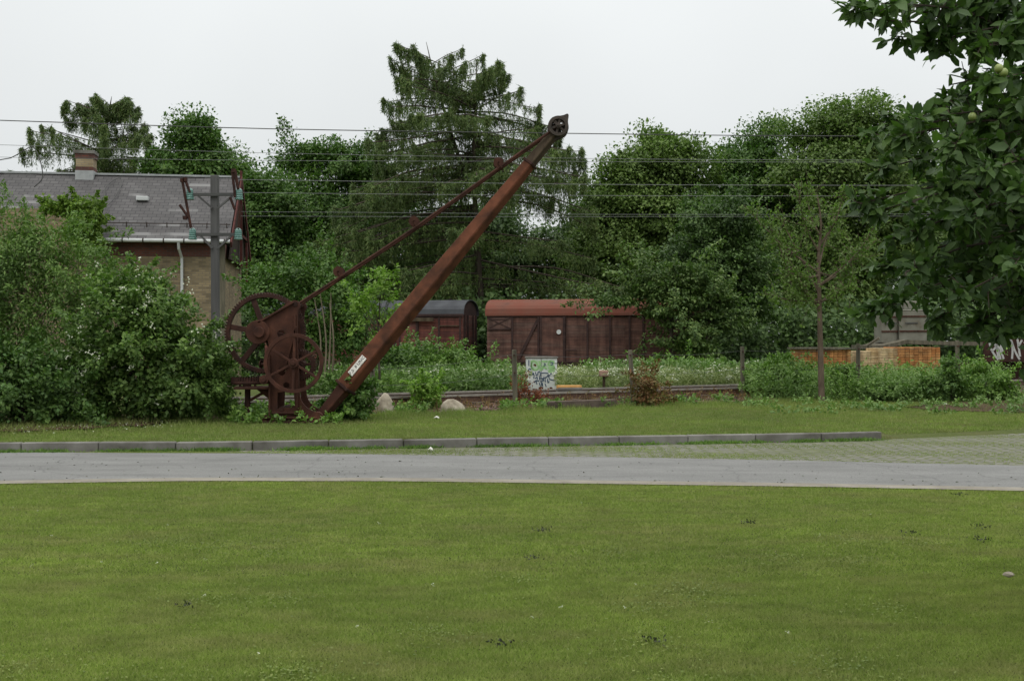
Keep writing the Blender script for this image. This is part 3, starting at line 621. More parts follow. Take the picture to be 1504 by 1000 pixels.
def roof_slab(mb, x0, x1, v0, v1, t=.07):
    z0, z1 = EZ + sl * (v0 + .45), EZ + sl * (v1 + .45)
    mb.add([(x0, v0, z0), (x1, v0, z0), (x1, v1, z1), (x0, v1, z1), (x0, v0, z0 - t), (x1, v0, z0 - t), (x1, v1, z1 - t), (x0, v1, z1 - t)],
           [(0, 1, 2, 3), (7, 6, 5, 4), (0, 4, 5, 1), (1, 5, 6, 2), (2, 6, 7, 3), (3, 7, 4, 0)])
rf = MB(); roof_slab(rf, -4.25, .25, -.45, RV); roof_slab(rf, -14, -4.253, 1.02, RV)
rf.add([(-14, RV, RZ - .003), (.25, RV, RZ - .003), (.25, 6.4, EZ), (-14, 6.4, EZ), (-14, RV, RZ - .075), (.25, RV, RZ - .075), (.25, 6.4, EZ - .07), (-14, 6.4, EZ - .07)],
       [(0, 1, 2, 3), (7, 6, 5, 4), (0, 4, 5, 1), (1, 5, 6, 2), (2, 6, 7, 3), (3, 7, 4, 0)])
roof = rf.build('roof', M['slate'], house)
mb = MB(); mb.box((-14, RV - .1, RZ - .02), (.26, RV + .1, RZ + .05)); mb.build('ridge_flashing', M['zinc'], roof)
mb = MB(); mb.tube([(-4.25, -.5, EZ - .04), (.28, -.5, EZ - .04)], .065, 8); gut = mb.build('gutter', M['light_grey'], house)
for k in range(7):
    mb = MB(); mb.tube([(-4.0 + k * .68, -.5, EZ - .04), (-3.96 + k * .68, -.5, EZ - .04)], .08, 8); mb.build('gutter_joint', M['dark_board'], gut)
mb = MB(); mb.tube([(-1.45, -.5, EZ - .1), (-1.45, -.42, EZ - .3), (-1.4, -.09, EZ - .6), (-1.38, -.09, 0)], .05, 8); mb.build('downpipe', M['light_grey'], house)
mb = MB(); z_ = EZ + sl * .7
for k in range(7): mb.box((-4.0 + k * .68, .15, z_ - .1), (-3.97 + k * .68, .2, z_ + .1))
mb.bar((-4.2, .18, z_ + .06), (.22, .18, z_ + .06), .03, .03); mb.build('snow_guard', M['dark_board'], roof)
v_ = 1.55; z_ = EZ + sl * (v_ + .45); mb = MB(); mb.cbox((-3.02, v_, z_ + .06), (.42, .34, .16), None); sk = mb.build('roof_hatch', M['light_grey'], roof, bevel=.02)
ch = MB(); ch.box((-5.6, RV - .3, RZ - .5), (-5.0, RV + .3, RZ + .62)); chim = ch.build('chimney', M['pale_brick'], house)
for a_ in ((-5.61, RV - .31, RZ + .1, -4.99, RV + .31, RZ + .24), (-5.63, RV - .33, RZ + .56, -4.97, RV + .33, RZ + .72)):
    mb = MB(); mb.box(a_[:3], a_[3:]); mb.build('chimney_band', M['red_brick'], chim)
mb = MB(); mb.box((-5.66, RV - .37, RZ + .72), (-4.94, RV + .37, RZ + .84)); mb.build('chimney_cap', M['concrete'], chim)
mb = MB(); mb.box((-5.62, RV - .33, RZ - .25), (-4.98, RV + .33, RZ + .1)); mb.build('chimney_flashing', M['zinc'], chim)
gb = MB()      # open timber gable: boarded panel and red bargeboards
gb.add([(.2, .2, EZ - .6), (.2, 5.6, EZ - .6), (.2, RV, RZ - .15), (.15, .2, EZ - .6), (.15, 5.6, EZ - .6), (.15, RV, RZ - .15)], [(0, 1, 2), (3, 5, 4), (0, 3, 4, 1), (1, 4, 5, 2), (2, 5, 3, 0)])
gab = gb.build('gable_boarding', M['dark_board'], house)
mb = MB(); mb.bar((.32, -.5, EZ - .15), (.32, RV, RZ - .05), .05, .22, (1, 0, 0)); mb.bar((.32, RV, RZ - .05), (.32, 6.3, EZ - .2), .05, .22, (1, 0, 0))
mb.box((.26, RV - .06, EZ - .7), (.34, RV + .06, RZ + .25)); mb.bar((.3, 1.0, EZ + .5), (.3, 4.9, EZ + .5), .06, .1, (1, 0, 0)); mb.box((.26, 4.9, EZ - 1.3), (.33, 5.1, EZ + .4))
mb.build('bargeboard', M['red_board'], house)
# drooping cable loops on the roof
mb = MB()
def rv(x, py):     # point on the front roof slope for a photo row, local coords
    v = RV - (py - 262) / 91.0 * (RV + .45); return Vector((x, v - .06, EZ + sl * (v + .45) + .06))
mb.tube(smooth_pts([rv(-4.3, 300), rv(-4.42, 285), rv(-4.2, 272), rv(-4.0, 270), rv(-3.9, 280), rv(-4.0, 300), rv(-4.15, 312), rv(-4.1, 321)], 4), .014, 5)
tag(mb.build('loose_cable', M['wire'], house), None)

# ------------------------------------------------------------------ line pole with glass insulators
pb_ = W(317, 480, 26); pole = thing('line_pole', 'square grey overhead-line pole with green glass insulators on two arms', 'utility pole', (pb_.x, 26, G))
mb = MB(); mb.bar((pb_.x, 26, G - .1), (W(315.5, 258, 26).x, 26, W(0, 258, 26).z), .175, .175); mb.build('post', M['pole'], pole, True, bevel=.015)
for py, xl, xr in ((286, 283, 347), (344.5, 287, 346)):
    mb = MB(); mb.bar(W(xl, py, 25.87), W(xr, py, 25.87), .06, .07); 
    arm = mb.build('crossarm', M['wire'], pole, True)
    mb = MB(); mb.bar(W(xl + 8, py + 2, 25.86), W(312, py + 20, 25.86), .04, .045); mb.bar(W(xr - 6, py + 2, 25.86), W(320, py + 20, 25.86), .04, .045); mb.build('arm_brace', M['pole'], arm)
    for px in (xl - 4, xr + 4):
        p = W(px, py - 1, 25.87); s_ = 1.15
        mb = MB(); prof = []
        for k in range(5): prof += [(.078, -.14 + k * .05), (.104 - .006 * k, -.13 + k * .05), (.098 - .006 * k, -.108 + k * .05)]
        prof += [(.05, .12), (.03, .135)]; mb.lathe(p, prof, 18); mb.build('insulator', M['green_glass'], pole, True, smooth=True)
for half in (0, 1):
  mb = MB()
  for a, b in (((279, 283), (272, 264)), ((267.5, 264), (280.5, 335)), ((264, 301), (277, 320)), ((350, 278), (344, 252)), ((341, 252), (345.5, 290)), ((345, 250), (349, 270)), ((338, 290), (345, 308)), ((353, 300), (350.5, 335))):
    if (a[0] > 310) == bool(half): mb.tube([W(*a, 25.8), W(*b, 25.8)], .033, 6)
  for q in ((268, 265), (272, 264), (272, 320), (343, 251)):
    if (q[0] > 310) == bool(half): mb.cbox(W(*q, 25.8), (.09, .09, .09))
  mb.build('rod_linkage', M['rust_dark'], pole, True)

# overhead wires
def wire(pts, r, lab, mat='wire', Y=27.0):
    p3 = [W(px, py, Y + (px - 752) * .002) for px, py in pts]; mb = MB(); mb.tube(smooth_pts(p3, 5), r, 5, True)
    return tag(mb.build('overhead_wire', M[mat], None), lab, 'wire', 'overhead line wires')
wire([(-120, 173), (0, 177), (400, 189.5), (860, 196.5), (1200, 200), (1620, 200)], .012, 'topmost and thickest dark overhead wire, crossing the sky above the chimney')
wire([(-120, 210), (0, 213), (400, 225), (860, 233), (1240, 235.5), (1620, 235)], .0055, 'thin overhead wire second from the top', 'wire_light')
wire([(-120, 228), (0, 231), (400, 236), (860, 237.5), (1240, 238.5), (1620, 238)], .0055, 'thin overhead wire third from the top', 'wire_light', 27.4)
wire([(350, 264), (640, 268), (860, 271), (1240, 272.5), (1620, 272)], .007, 'pale overhead wire fourth from the top, running right from above the upper insulators', 'wire_light')
wire([(350, 283), (640, 286), (860, 287.5), (1240, 288), (1620, 287)], .0055, 'overhead wire starting at the upper right insulator', 'wire_light', 26.0)
wire([(350, 311), (640, 313), (860, 315), (1240, 315), (1620, 313)], .0045, 'thin overhead wire between the two insulator arms, upper of the lowest pair', 'wire_light')
wire([(350, 317.5), (640, 318.5), (860, 318.5), (1240, 318), (1620, 316)], .0045, 'lowest thin overhead wire, just under the one between the insulator arms', 'wire_light', 27.4)
wire([(-120, 255), (0, 235), (20, 230), (45, 216), (53, 222), (60, 240), (62, 262), (50, 275)], .014, 'slack black cable curling down in front of the left larch', 'wire', 30)

# ------------------------------------------------------------------ goods wagons
WD = R(-12)
def wagon(name_label, origin, L, roofm, plank, ribs, door, left_vent, diag, seed, zf=.69, ze=2.79, zc=3.46, Wd=2.7):
    rnd = random.Random(seed)
    w = thing('goods_wagon', name_label, 'railway wagon', tuple(origin), WD, 'covered goods wagons behind the track')
    body = MB(); n = 17; ph = (ze - zf) / n
    for i in range(n):
        z0 = zf + i * ph; g = .009
        for s0, s1 in ((0, L * .33), (L * .33 + .004, L * .66), (L * .66 + .004, L)):
            j = rnd.uniform(-.006, .006)
            body.box((s0, j, z0 + g), (s1, .05 + j, z0 + ph)); 
        body.box((0, Wd - .05, z0 + g), (L, Wd, z0 + ph))
        for xe in (0, L - .05): body.box((xe, .052, z0 + g), (xe + .05, Wd - .052, z0 + ph))
    b = body.build('body', plank, w)
    core = MB(); core.box((.06, .07, zf), (L - .06, Wd - .07, ze - .01))
    m_ = 14; arc = [(Wd / 2 - (Wd / 2 + .05) * math.cos(math.pi * k / m_), ze + (zc - ze) * math.sin(math.pi * k / m_) ** .75) for k in range(m_ + 1)]
    nn = m_ + 1; core.add([(.03, y, z - .03) for y, z in arc] + [(L - .03, y, z - .03) for y, z in arc], [(k, k + 1, nn + k + 1, nn + k) for k in range(m_)] + [tuple(range(nn)), tuple(range(nn, 2 * nn))])
    core.build('lining', M['wagon_iron'], w)
    rfm = MB(); out = [(y + (.0 if 0 < k < m_ else 0), z + .03) for k, (y, z) in enumerate(arc)]; inn = arc
    xs_ = [-.08, L / 5, L * 2 / 5, L * 3 / 5, L * 4 / 5, L + .08]; vs = []
    for x in xs_: vs += [(x, y, z) for y, z in out] + [(x, y, z) for y, z in inn]
    q = 2 * nn; fs = []
    for i in range(len(xs_) - 1):
        for k in range(m_):
            fs += [(i * q + k, i * q + k + 1, (i + 1) * q + k + 1, (i + 1) * q + k), (i * q + nn + k + 1, i * q + nn + k, (i + 1) * q + nn + k, (i + 1) * q + nn + k + 1)]
        for k in (0, m_): fs.append((i * q + k, i * q + nn + k, (i + 1) * q + nn + k, (i + 1) * q + k))
    for i in (0, len(xs_) - 1):
        for k in range(m_): fs.append((i * q + k, i * q + k + 1, i * q + nn + k + 1, i * q + nn + k))
    rfm.add(vs, fs); ro = rfm.build('roof', roofm, w, smooth=False)
    mb = MB(); mb.box((-.06, -.09, ze - .06), (L + .06, -.02, ze + .035)); mb.build('eave_strip', M['wagon_iron'] if roofm.name != 'roof_red' else M['roof_red'], ro)
    rb = MB()
    for x in ribs: rb.box((x - .04, -.055, zf - .1), (x + .04, -.008, ze - .06))
    for y in (.3, Wd - .3, Wd / 2 - .5, Wd / 2 + .5):
        rb.box((-.06, y - .05, zf - .1), (-.008, y + .05, ze)); rb.box((L + .008, y - .05, zf - .1), (L + .06, y + .05, ze))
    rb.box((-.02, -.06, zf - .14), (L + .02, -.01, zf + .03)); rb.box((-.02, Wd + .01, zf - .14), (L + .02, Wd + .06, zf + .03))
    rb.box((0, -.04, ze - .13), (L, -.009, ze - .062)); rb.build('ribs', M['wagon_iron'], b)
    for (xa, za, xb, zb) in diag: 
        mb = MB(); mb.bar((xa, -.035, za), (xb, -.035, zb), .05, .12); mb.build('brace', M['wagon_iron'], b)
    for (xa, xb) in left_vent:
        v = MB(); v.box((xa, -.03, ze - .62), (xb, -.009, ze - .14)); vv = v.build('vent_panel', plank, w)
        k = MB(); z0, z1 = ze - .62, ze - .14; k.bar((xa, -.04, z0), (xb, -.04, z1), .02, .035); k.bar((xa, -.045, z1), (xb, -.045, z0), .02, .035)
        k.box((xa, -.05, z0 - .05), (xb, -.01, z0)); k.box((xa + (xb - xa) * .25, -.05, z1 - .1), (xb - (xb - xa) * .25, -.031, z1 - .06)); k.build('vent_cross', M['wagon_iron'], vv)
    if door:
        xa, xb = door; d = MB(); 
        for i in range(15): d.box((xa, -.085, zf + .06 + i * .126), (xb, -.058, zf + .06 + i * .126 + .118))
        dd = d.build('door', plank, w)
        mb = MB(); mb.box((xa - .9, -.1, zf + .0), (xb + .9, -.07, zf + .05)); mb.box((xb + .02, -.1, zf + .52), (xb + .55, -.06, zf + .56)); mb.box((xb - .05, -.11, zf + .02), (xb + .04, -.06, ze - .1)); mb.box((xa - .04, -.11, zf + .02), (xa + .04, -.06, ze - .1)); mb.build('door_frame', M['wagon_iron'], dd)
    for xc in (L * .2, L * .8):
        for y in (.55, Wd - .55):
            wh = MB(); wh.disc((xc, y, zf - .58), (0, 1, 0), .46, .1, 24); wh.disc((xc, y - .06, zf - .58), (0, 1, 0), .14, .1, 14); wh.build('wheel', M['rust_dark'], w)
    mb = MB(); mb.box((.02, .35, zf - .32), (L - .02, .5, zf - .14)); mb.box((.02, Wd - .5, zf - .32), (L - .02, Wd - .35, zf - .14)); mb.build('underframe', M['wagon_iron'], w)
    for xe, sg in ((0, -1), (L, 1)):
        for y in (.5, Wd - .5):
            mb = MB(); mb.tube([(xe, y, zf - .15), (xe + sg * .42, y, zf - .15)], .07, 10); mb.disc((xe + sg * .42, y, zf - .15), (1, 0, 0), .19, .04, 18); mb.build('buffer', M['rust_dark'], w)
    return w
WA = Vector((-1.10, 48.0, 0)); wdv = Vector((math.cos(WD), math.sin(WD), 0))
def wx(px): # local x on right wagon for photo column
    return ((px - PX) / F * 48.0 - WA.x) / (wdv.x - (px - PX) / F * wdv.y)
rw = wagon('covered goods wagon with faded red curved roof, brown plank sides and a pale disc', WA, 9.2, M['roof_red'], M['wagon_plank'],
      [wx(752.6), wx(791), wx(830), wx(863), wx(896), wx(925), wx(945)], (wx(795), wx(829)), [(.03, wx(752) - .05), (wx(797), wx(827))], [(wx(762), .85, wx(790), 2.55)], 3)
mb = MB(); mb.disc((wx(821.5), -.13, 2.02), (0, 1, 0), .1, .03, 20); mb.build('round_sign', M['light_grey'], rw)
LO = WA - wdv * (1.12 + 9.4)
lx = lambda px: ((px - PX) / F * LO.y - LO.x) / (wdv.x - (px - PX) / F * wdv.y)
lw = wagon('covered goods wagon with black curved roof and reddish plank sides', LO, 9.4, M['roof_black'], M['wagon_plank_red'],
      [9.3, lx(645), lx(614), lx(580), lx(550)], (lx(588), lx(613)), [], [], 4)
mb = MB(); mb.box((lx(602), -.2, 2.5), (lx(638), -.1, 2.66)); mb.box((lx(646), -.06, 2.28), (lx(674), -.01, 2.32)); mb.build('door_rail', M['old_timber'], lw)

# ------------------------------------------------------------------ cabinet, trough, marker, posts, stones
def ribbon(mb, pts, w, y=0.0):
    pts = [Vector((p[0], 0, p[1])) for p in pts]
    if len(pts) > 2: pts = smooth_pts(pts, 4)
    vs = []
    for i, p in enumerate(pts):
        d = (pts[min(i + 1, len(pts) - 1)] - pts[max(i - 1, 0)]).normalized(); n = Vector((-d.z, 0, d.x)) * w / 2
        for yy in (y, y - .004): vs += [p + n + Vector((0, yy, 0)), p - n + Vector((0, yy, 0))]
    fs = []
    for i in range(len(pts) - 1):
        a, b = i * 4, i * 4 + 4; fs += [(a + 2, a + 3, b + 3, b + 2), (a, a + 2, b + 2, b), (a + 3, a + 1, b + 1, b + 3)]
    mb.add(vs, fs)
kp = gp(795.5, 575.5, G); cab = thing('relay_cabinet', 'light grey trackside cabinet with green and blue graffiti', 'cabinet', tuple(kp), R(1))
mb = MB(); mb.box((-.46, 0, 0), (.46, .45, 1.0)); body = mb.build('body', M['cabinet_grey'], cab, bevel=.012)
mb = MB(); mb.box((-.49, -.03, 1.0), (.49, .48, 1.05)); mb.build('lid', M['concrete'], cab, bevel=.01)
mb = MB(); mb.box((-.02, -.006, .05), (-.005, .01, .98)); mb.box((.39, -.01, .84), (.46, .01, .86)); mb.build('door_seam', M['ink'], cab)
k = lambda a, b: ((a - 480) / 800.0, (925 - b) / 800.0 * .98)          # from enlarged photo coords
gw = MB()
for st in ([(215, 190), (330, 180), (460, 200), (600, 185), (790, 190)], [(220, 260), (400, 250), (560, 265), (780, 255)], [(230, 330), (380, 340), (520, 320), (790, 335)], [(620, 400), (700, 395), (790, 405)]): ribbon(gw, [k(*p) for p in st], .08, -.001)
gw.build('pale_green_wash', nmat('pale_green_wash', [(.35, (.36, .44, .34)), (.55, (.4, .52, .34)), (.75, (.45, .5, .44))], 7, .7, 0), cab)
gr = MB()
for st in ([(240, 170), (240, 330), (300, 390), (390, 370), (400, 300), (340, 200), (250, 170)], [(250, 200), (230, 300), (290, 370)], [(420, 180), (450, 250), (420, 330), (480, 340)], [(700, 180), (640, 240), (690, 300), (770, 300), (770, 360), (660, 400)], [(640, 200), (720, 170), (780, 230)], [(480, 170), (560, 190), (620, 180)], [(430, 400), (500, 370), (520, 300), (600, 380)], [(640, 330), (700, 350), (790, 340)], [(640, 430), (720, 440), (790, 400)]): ribbon(gr, [k(*p) for p in st], .05, -.0045)
gr.build('green_graffiti', M['green_paint'], cab)
gr = MB()
for st in ([(175, 150), (175, 290)], [(160, 400), (190, 360), (230, 380)], [(170, 410), (210, 440), (260, 430)], [(150, 560), (150, 460), (230, 500), (240, 430)], [(380, 460), (430, 430), (450, 500), (430, 580), (440, 640)], [(440, 590), (500, 600), (500, 660), (440, 670)], [(470, 470), (540, 460), (640, 480), (600, 560), (540, 580)], [(640, 480), (640, 560), (700, 480), (780, 490), (780, 630), (670, 610), (660, 560)], [(560, 560), (570, 690)], [(330, 600), (370, 560), (380, 620)], [(420, 700), (450, 780)], [(500, 700), (500, 790)], [(690, 220), (740, 210), (740, 260), (690, 270)], [(540, 230), (570, 260), (530, 290)], [(270, 450), (300, 520), (290, 600)], [(330, 440), (360, 520), (400, 470)], [(300, 700), (340, 650), (370, 740)], [(470, 690), (490, 760)], [(560, 720), (590, 800)], [(620, 600), (630, 700), (660, 660)], [(250, 500), (300, 480)], [(350, 640), (420, 660)], [(520, 560), (530, 660)]): ribbon(gr, [k(*p) for p in st], .028, -.0085)
gr.build('blue_graffiti', M['blue_paint'], cab)
gr = MB()
for st in ([(280, 840), (280, 900)], [(410, 830), (450, 820), (520, 830)], [(430, 870), (520, 880)], [(670, 830), (720, 830), (720, 910)], [(300, 290), (320, 260), (340, 300)]): ribbon(gr, [k(*p) for p in st], .05, -.0025)
gr.build('rust_patches', M['rust_red'], cab)
tpz = gp(829.5, 577, .24); tro = thing('cable_trough', 'grey concrete trough with an orange top lying between the rails', 'trough', (tpz.x, 27.0, .29), R(10))
mb = MB(); mb.box((-.31, -.09, 0), (.31, .14, .17)); mb.box((-.31, -.11, .13), (.31, -.09, .2)); mb.build('trough', M['concrete'], tro, bevel=.01)
mb = MB(); mb.box((-.3, -.085, .172), (.3, .135, .25)); mb.build('orange_lid', M['orange_paint'], tro, bevel=.008)
mk = thing('trackside_marker', 'small rusty trackside box on a thin stake among white flowers', 'marker', (W(887, 0, 31).x, 31, G))
mb = MB(); mb.tube([(0, 0, -.1), (0, 0, .53)], .04, 8); mb.build('stake', M['old_timber'], mk)
mb = MB(); mb.box((-.14, -.1, .5), (.14, .1, .68)); mb.build('box', nmat('marker_paint', [(.3, (.22, .12, .09)), (.7, (.36, .24, .18))], 9, .8, 0), mk, bevel=.02)
posts = [((548, 606), 538, -1, 'weathered fence post half hidden behind the jib foot'), ((757, 600), 513.5, -1.2, 'weathered wooden fence post standing just left of the graffiti cabinet'), ((931, 595), 514, -4, 'leaning wooden fence post beside the brown withered bush'),
         ((1091, 586), 509, -.6, 'wooden fence post at the left edge of the pale flowering bramble'), ((1260.5, 587), 504.5, 0, 'wooden fence post among green weeds in front of the timber stacks'), ((1409, 590), 500, -2.2, 'wooden fence post standing before the low flat wagon')]
ptop = []
for (px, py), top, lean, lab in posts:
    b = gp(px, py, G); h = CAMZ - (top - PY) / F * b.y - G
    mb = MB(); e = Vector((lean / 79 * 1.3, 0, h)); e.x = h * math.tan(R(lean)); nn_ = 9
    mb.tube([(0, 0, -.2), (e.x * .5, .01, h * .5), tuple(e)], [.06, .058, .052], nn_, True, (0, 1, 0)); 
    p = thing('fence_post', lab, 'fence post', tuple(b), 0, 'wooden fence posts along the track'); mb.build('post', M['post_wood'], p, bevel=.006)
    mb = MB(); mb.box((e.x - .02, -.075, h * .9), (e.x + .02, -.04, h * .92)); mb.box((e.x * .6 - .02, -.075, h * .6), (e.x * .6 + .02, -.04, h * .62)); mb.build('staple', M['rust'], p)
    ptop.append((b, e, h))
mb = MB()
for zz in (.92, .58):
    for i in range(len(ptop) - 1):
        (b0, e0, h0), (b1, e1, h1) = ptop[i], ptop[i + 1]
        p = b0 + e0 * zz + Vector((0, -.066, 0)); q = b1 + e1 * zz + Vector((0, -.066, 0)); mid = (p + q) / 2 - Vector((0, 0, .06)); mb.tube(smooth_pts([p, mid, q], 4), .0035, 4)
tag(mb.build('fence_wire', M['wire']), 'thin plain wire strung from post to post along the track', 'wire')
def stone(px, py, wpx, hpx, lab, seed, y_off=0):
    b = gp(px, py, G); s = b.y / F; rnd = random.Random(seed)
    bm = bmesh.new(); bmesh.ops.create_icosphere(bm, subdivisions=3, radius=1)
    for v in bm.verts:
        n_ = .12 * math.sin(v.co.x * 3 + seed) + .1 * math.sin(v.co.y * 4 + seed * 2) + .08 * math.sin(v.co.z * 5 + v.co.x * 3) + rnd.uniform(-.02, .02)
        c = v.co * (1 + n_); v.co = Vector((c.x * wpx * s / 2, c.y * wpx * s / 2.4, c.z * hpx * s * (.95 - .25 * abs(c.x)) )) 
    me = bpy.data.meshes.new('boulder'); bm.to_mesh(me); bm.free(); me.materials.append(M['stone'])
    me.polygons.foreach_set('use_smooth', np.ones(len(me.polygons), bool))
    o = bpy.data.objects.new('boulder', me); C.objects.link(o); o.location = b; return tag(o, lab, 'boulder', 'pale boulders on the grass edge')
stone(565, 607, 33, 29, 'pointed pale boulder near the jib foot, left of the small bright green bush', 1)
stone(666, 605, 35, 22, 'low rounded pale boulder just right of the small bright green bush', 4)
def paper(px, py, w, lab, z=G):
    b = gp(px, py, z); mb = MB(); mb.add([(-w, -.05, .03), (0, -.07, .05), (w, -.04, .025), (w * .9, .06, .04), (0, .07, .07), (-w * .8, .06, .035)], [(0, 1, 4, 5), (1, 2, 3, 4)])
    o = mb.build('paper_scrap', M['white_plate']); o.location = b; return tag(o, lab, 'litter', 'scraps of paper litter')
paper(641, 616, .06, 'crumpled white paper scrap on the verge grass below the low boulder')
paper(632, 663, .035, 'white paper scrap on the mossy cobbles at the kerb', .005)
paper(1390, 596, .06, 'small white scrap in the weeds near the right fence post')
stone(1481, 843, 17, 4, 'flat pale stone lying on the lawn at the right', 7)['group'] = ''
# low flat wagon, timber stacks and grey tank at the right
fwp = W(1296, 505, 36.0); FLX = fwp.x
fw = thing('flat_wagon', 'low rusty flat wagon with a pale timber deck and grey graffiti', 'railway wagon', (FLX, 36.0, G), R(-2))
s36 = 36 / F
def f2(px, py): return ((px - 1296) * s36, CAMZ - (py - PY) * s36 - G)
dk = MB(); xa, za = f2(1296, 508); xb, zb = f2(1610, 497); prf = [(1280, 507), (1297, 507), (1330, 499), (1350, 500), (1390, 501), (1440, 502), (1620, 503)]
vs = []
for px, py in prf:
    x, z = f2(px, py); vs += [(x, -.1, z), (x, 2.4, z), (x, -.1, z - .13), (x, 2.4, z - .13)]
fs = []
for i in range(len(prf) - 1):
    a, b = i * 4, i * 4 + 4; fs += [(a, b, b + 1, a + 1), (a + 2, a + 3, b + 3, b + 2), (a, a + 2, b + 2, b), (a + 1, b + 1, b + 3, a + 3)]
dk.add(vs, fs + [(0, 1, 3, 2), (len(vs) - 4, len(vs) - 2, len(vs) - 1, len(vs) - 3)]); dk.build('deck', M['post_wood'], fw)
mb = MB(); x0, z0 = f2(1440, 498); x1, z1 = f2(1640, 531); mb.box((x0, -.16, z1), (x1, -.11, z0)); sp_ = mb.build('side_panel', M['rust_dark'], fw)
g = MB()
gg = lambda a, b: f2(1430 + a / 18.2, 485 + b / 18.2)
for st in ([(330, 340), (390, 540), (560, 780)], [(450, 330), (560, 560), (620, 770)], [(560, 740), (520, 380), (620, 540), (700, 760)], [(600, 380), (680, 560)], [(850, 250), (930, 420), (920, 760)], [(890, 260), (1000, 560), (1120, 780)], [(1060, 240), (1090, 440), (1130, 700)], [(1180, 260), (1100, 440), (1340, 380)], [(1300, 240), (1240, 350)], [(380, 560), (470, 480), (520, 380)]): ribbon(g, [gg(*p) for p in st], .065, -.163)
g.build('graffiti', M['white_paint'], sp_)
mb = MB(); x0, _ = f2(1300, 0); mb.box((x0, .2, .55), (x0 + 7, .4, .8)); mb.box((x0 + 2.0, .05, .62), (x0 + 3.4, .2, .75)); mb.build('underframe', M['rust_dark'], fw)
for px in (1395, 1480):
    x, z = f2(px, 540); mb = MB(); mb.disc((x, .3, .42), (0, 1, 0), .42, .1, 24); mb.disc((x, .22, .42), (0, 1, 0), .12, .1, 12); mb.build('wheel', M['rust_dark'], fw)
mb = MB(); x, z = f2(1283, 497); mb.bar((x - .1, .4, z - .25), (x + .25, .2, z + .02), .15, .07); mb.build('broken_plank', M['post_wood'], fw)
# grey tank standing on the wagon deck
tk0 = W(1296, 497, 36.8); tank = thing('metal_tank', 'tall grey banded metal tank in two sections standing on the flat wagon', 'tank', (tk0.x, 36.8, f2(0, 503)[1] + G), R(-3))
h = 46 * 36.8 / F; xm = 24 * 36.8 / F; xr = 64 * 36.8 / F
for i, (x0, x1, y0, hh) in enumerate(((0, xm - .01, .12, h - .02), (xm + .01, xr, 0, h))):
    mb = MB(); n_ = 8; vs = []
    for zz in (0, hh): 
        for k in range(n_ + 1): t = k / n_; vs.append((x0 + (x1 - x0) * t, y0 - .12 * math.sin(math.pi * t), zz))
        vs += [(x1, 1.0, zz), (x0, 1.0, zz)]
    q = n_ + 3; mb.add(vs, [(k, (k + 1) % q, q + (k + 1) % q, q + k) for k in range(q)] + [tuple(range(q)), tuple(range(q, 2 * q))])
    sec = mb.build('tank_section', M['grey_metal'], tank)
    bd_ = MB()
    for zz in (.36, .83):
        for k in range(n_): 
            t0, t1 = k / n_, (k + 1) / n_; bd_.bar((x0 + (x1 - x0) * t0, y0 - .12 * math.sin(math.pi * t0) - .015, zz * hh), (x0 + (x1 - x0) * t1, y0 - .12 * math.sin(math.pi * t1) - .015, zz * hh), .03, .05, (0, 1, 0))
    bd_.build('band', M['rust'], sec)
    st = MB(); c_ = (x0 + x1) / 2 - (.08 if i else 0); st.box((c_ - .22, y0 - .135, .6 * hh), (c_ + .2, y0 - .1, .6 * hh + .035)); st.build('stencil_line', M['ink'], sec)
    tp_ = MB(); tp_.box((x0 + .05, y0, hh), (x1 - .05, .95, hh + .06)); tp_.cbox(((x0 + x1) / 2, .4, hh + .2), ((x1 - x0) * .5, .4, .3)); tp_.build('top_cap', M['grey_metal'], sec, bevel=.03)
def stack(x0, y0, nx_, nz_, sx_, sz_, mat, lab, L=2.0, rz=0, cover=None, zb=G):
    t = thing('timber_stack', lab, 'timber stack', (x0, y0, zb), rz, 'stacks of sawn timber'); rnd = random.Random(int(x0 * 10))
    mb = MB()
    for i in range(nx_):
        for j in range(nz_):
            a = i * sx_; b = j * sz_; e = rnd.uniform(-.012, .012); mb.box((a + .006, e, b + .005), (a + sx_ - .006, L + e, b + sz_ - .005))
    mb.build('planks', mat, t)
    if cover: cv = MB(); cv.box((-.1, -.1, nz_ * sz_ + .01), (nx_ * sx_ + .1, L, nz_ * sz_ + .06)); cv.build('top_cover', cover, t)
    return t
sp = W(1297, 510, 33.5); stack(W(1323, 0, 33.5).x, 33.5, 9, 17, .135, .078, M['fresh_timber'], 'stack of bright orange sawn planks under the flat wagon deck', 1.6, R(0))
stack(W(1296, 0, 33.8).x, 33.8, 3, 17, .18, .076, M['pale_timber'], 'narrow stack of pale cream planks left of the bright orange stack', 1.6)
stack(W(1268, 0, 34.2).x, 34.2, 2, 16, .24, .075, M['pale_timber'], 'low pale pile of planks just right of the fence post in the weeds', 1.6)
stack(W(1180, 0, 34).x, 34.0, 11, 16, .135, .078, M['fresh_timber'], 'orange plank stack with a grey sheet on top behind the young tree', 1.6, 0, M['post_wood'])
for i, (px, h_) in enumerate(((1207, .6), (1278, .4))): pass

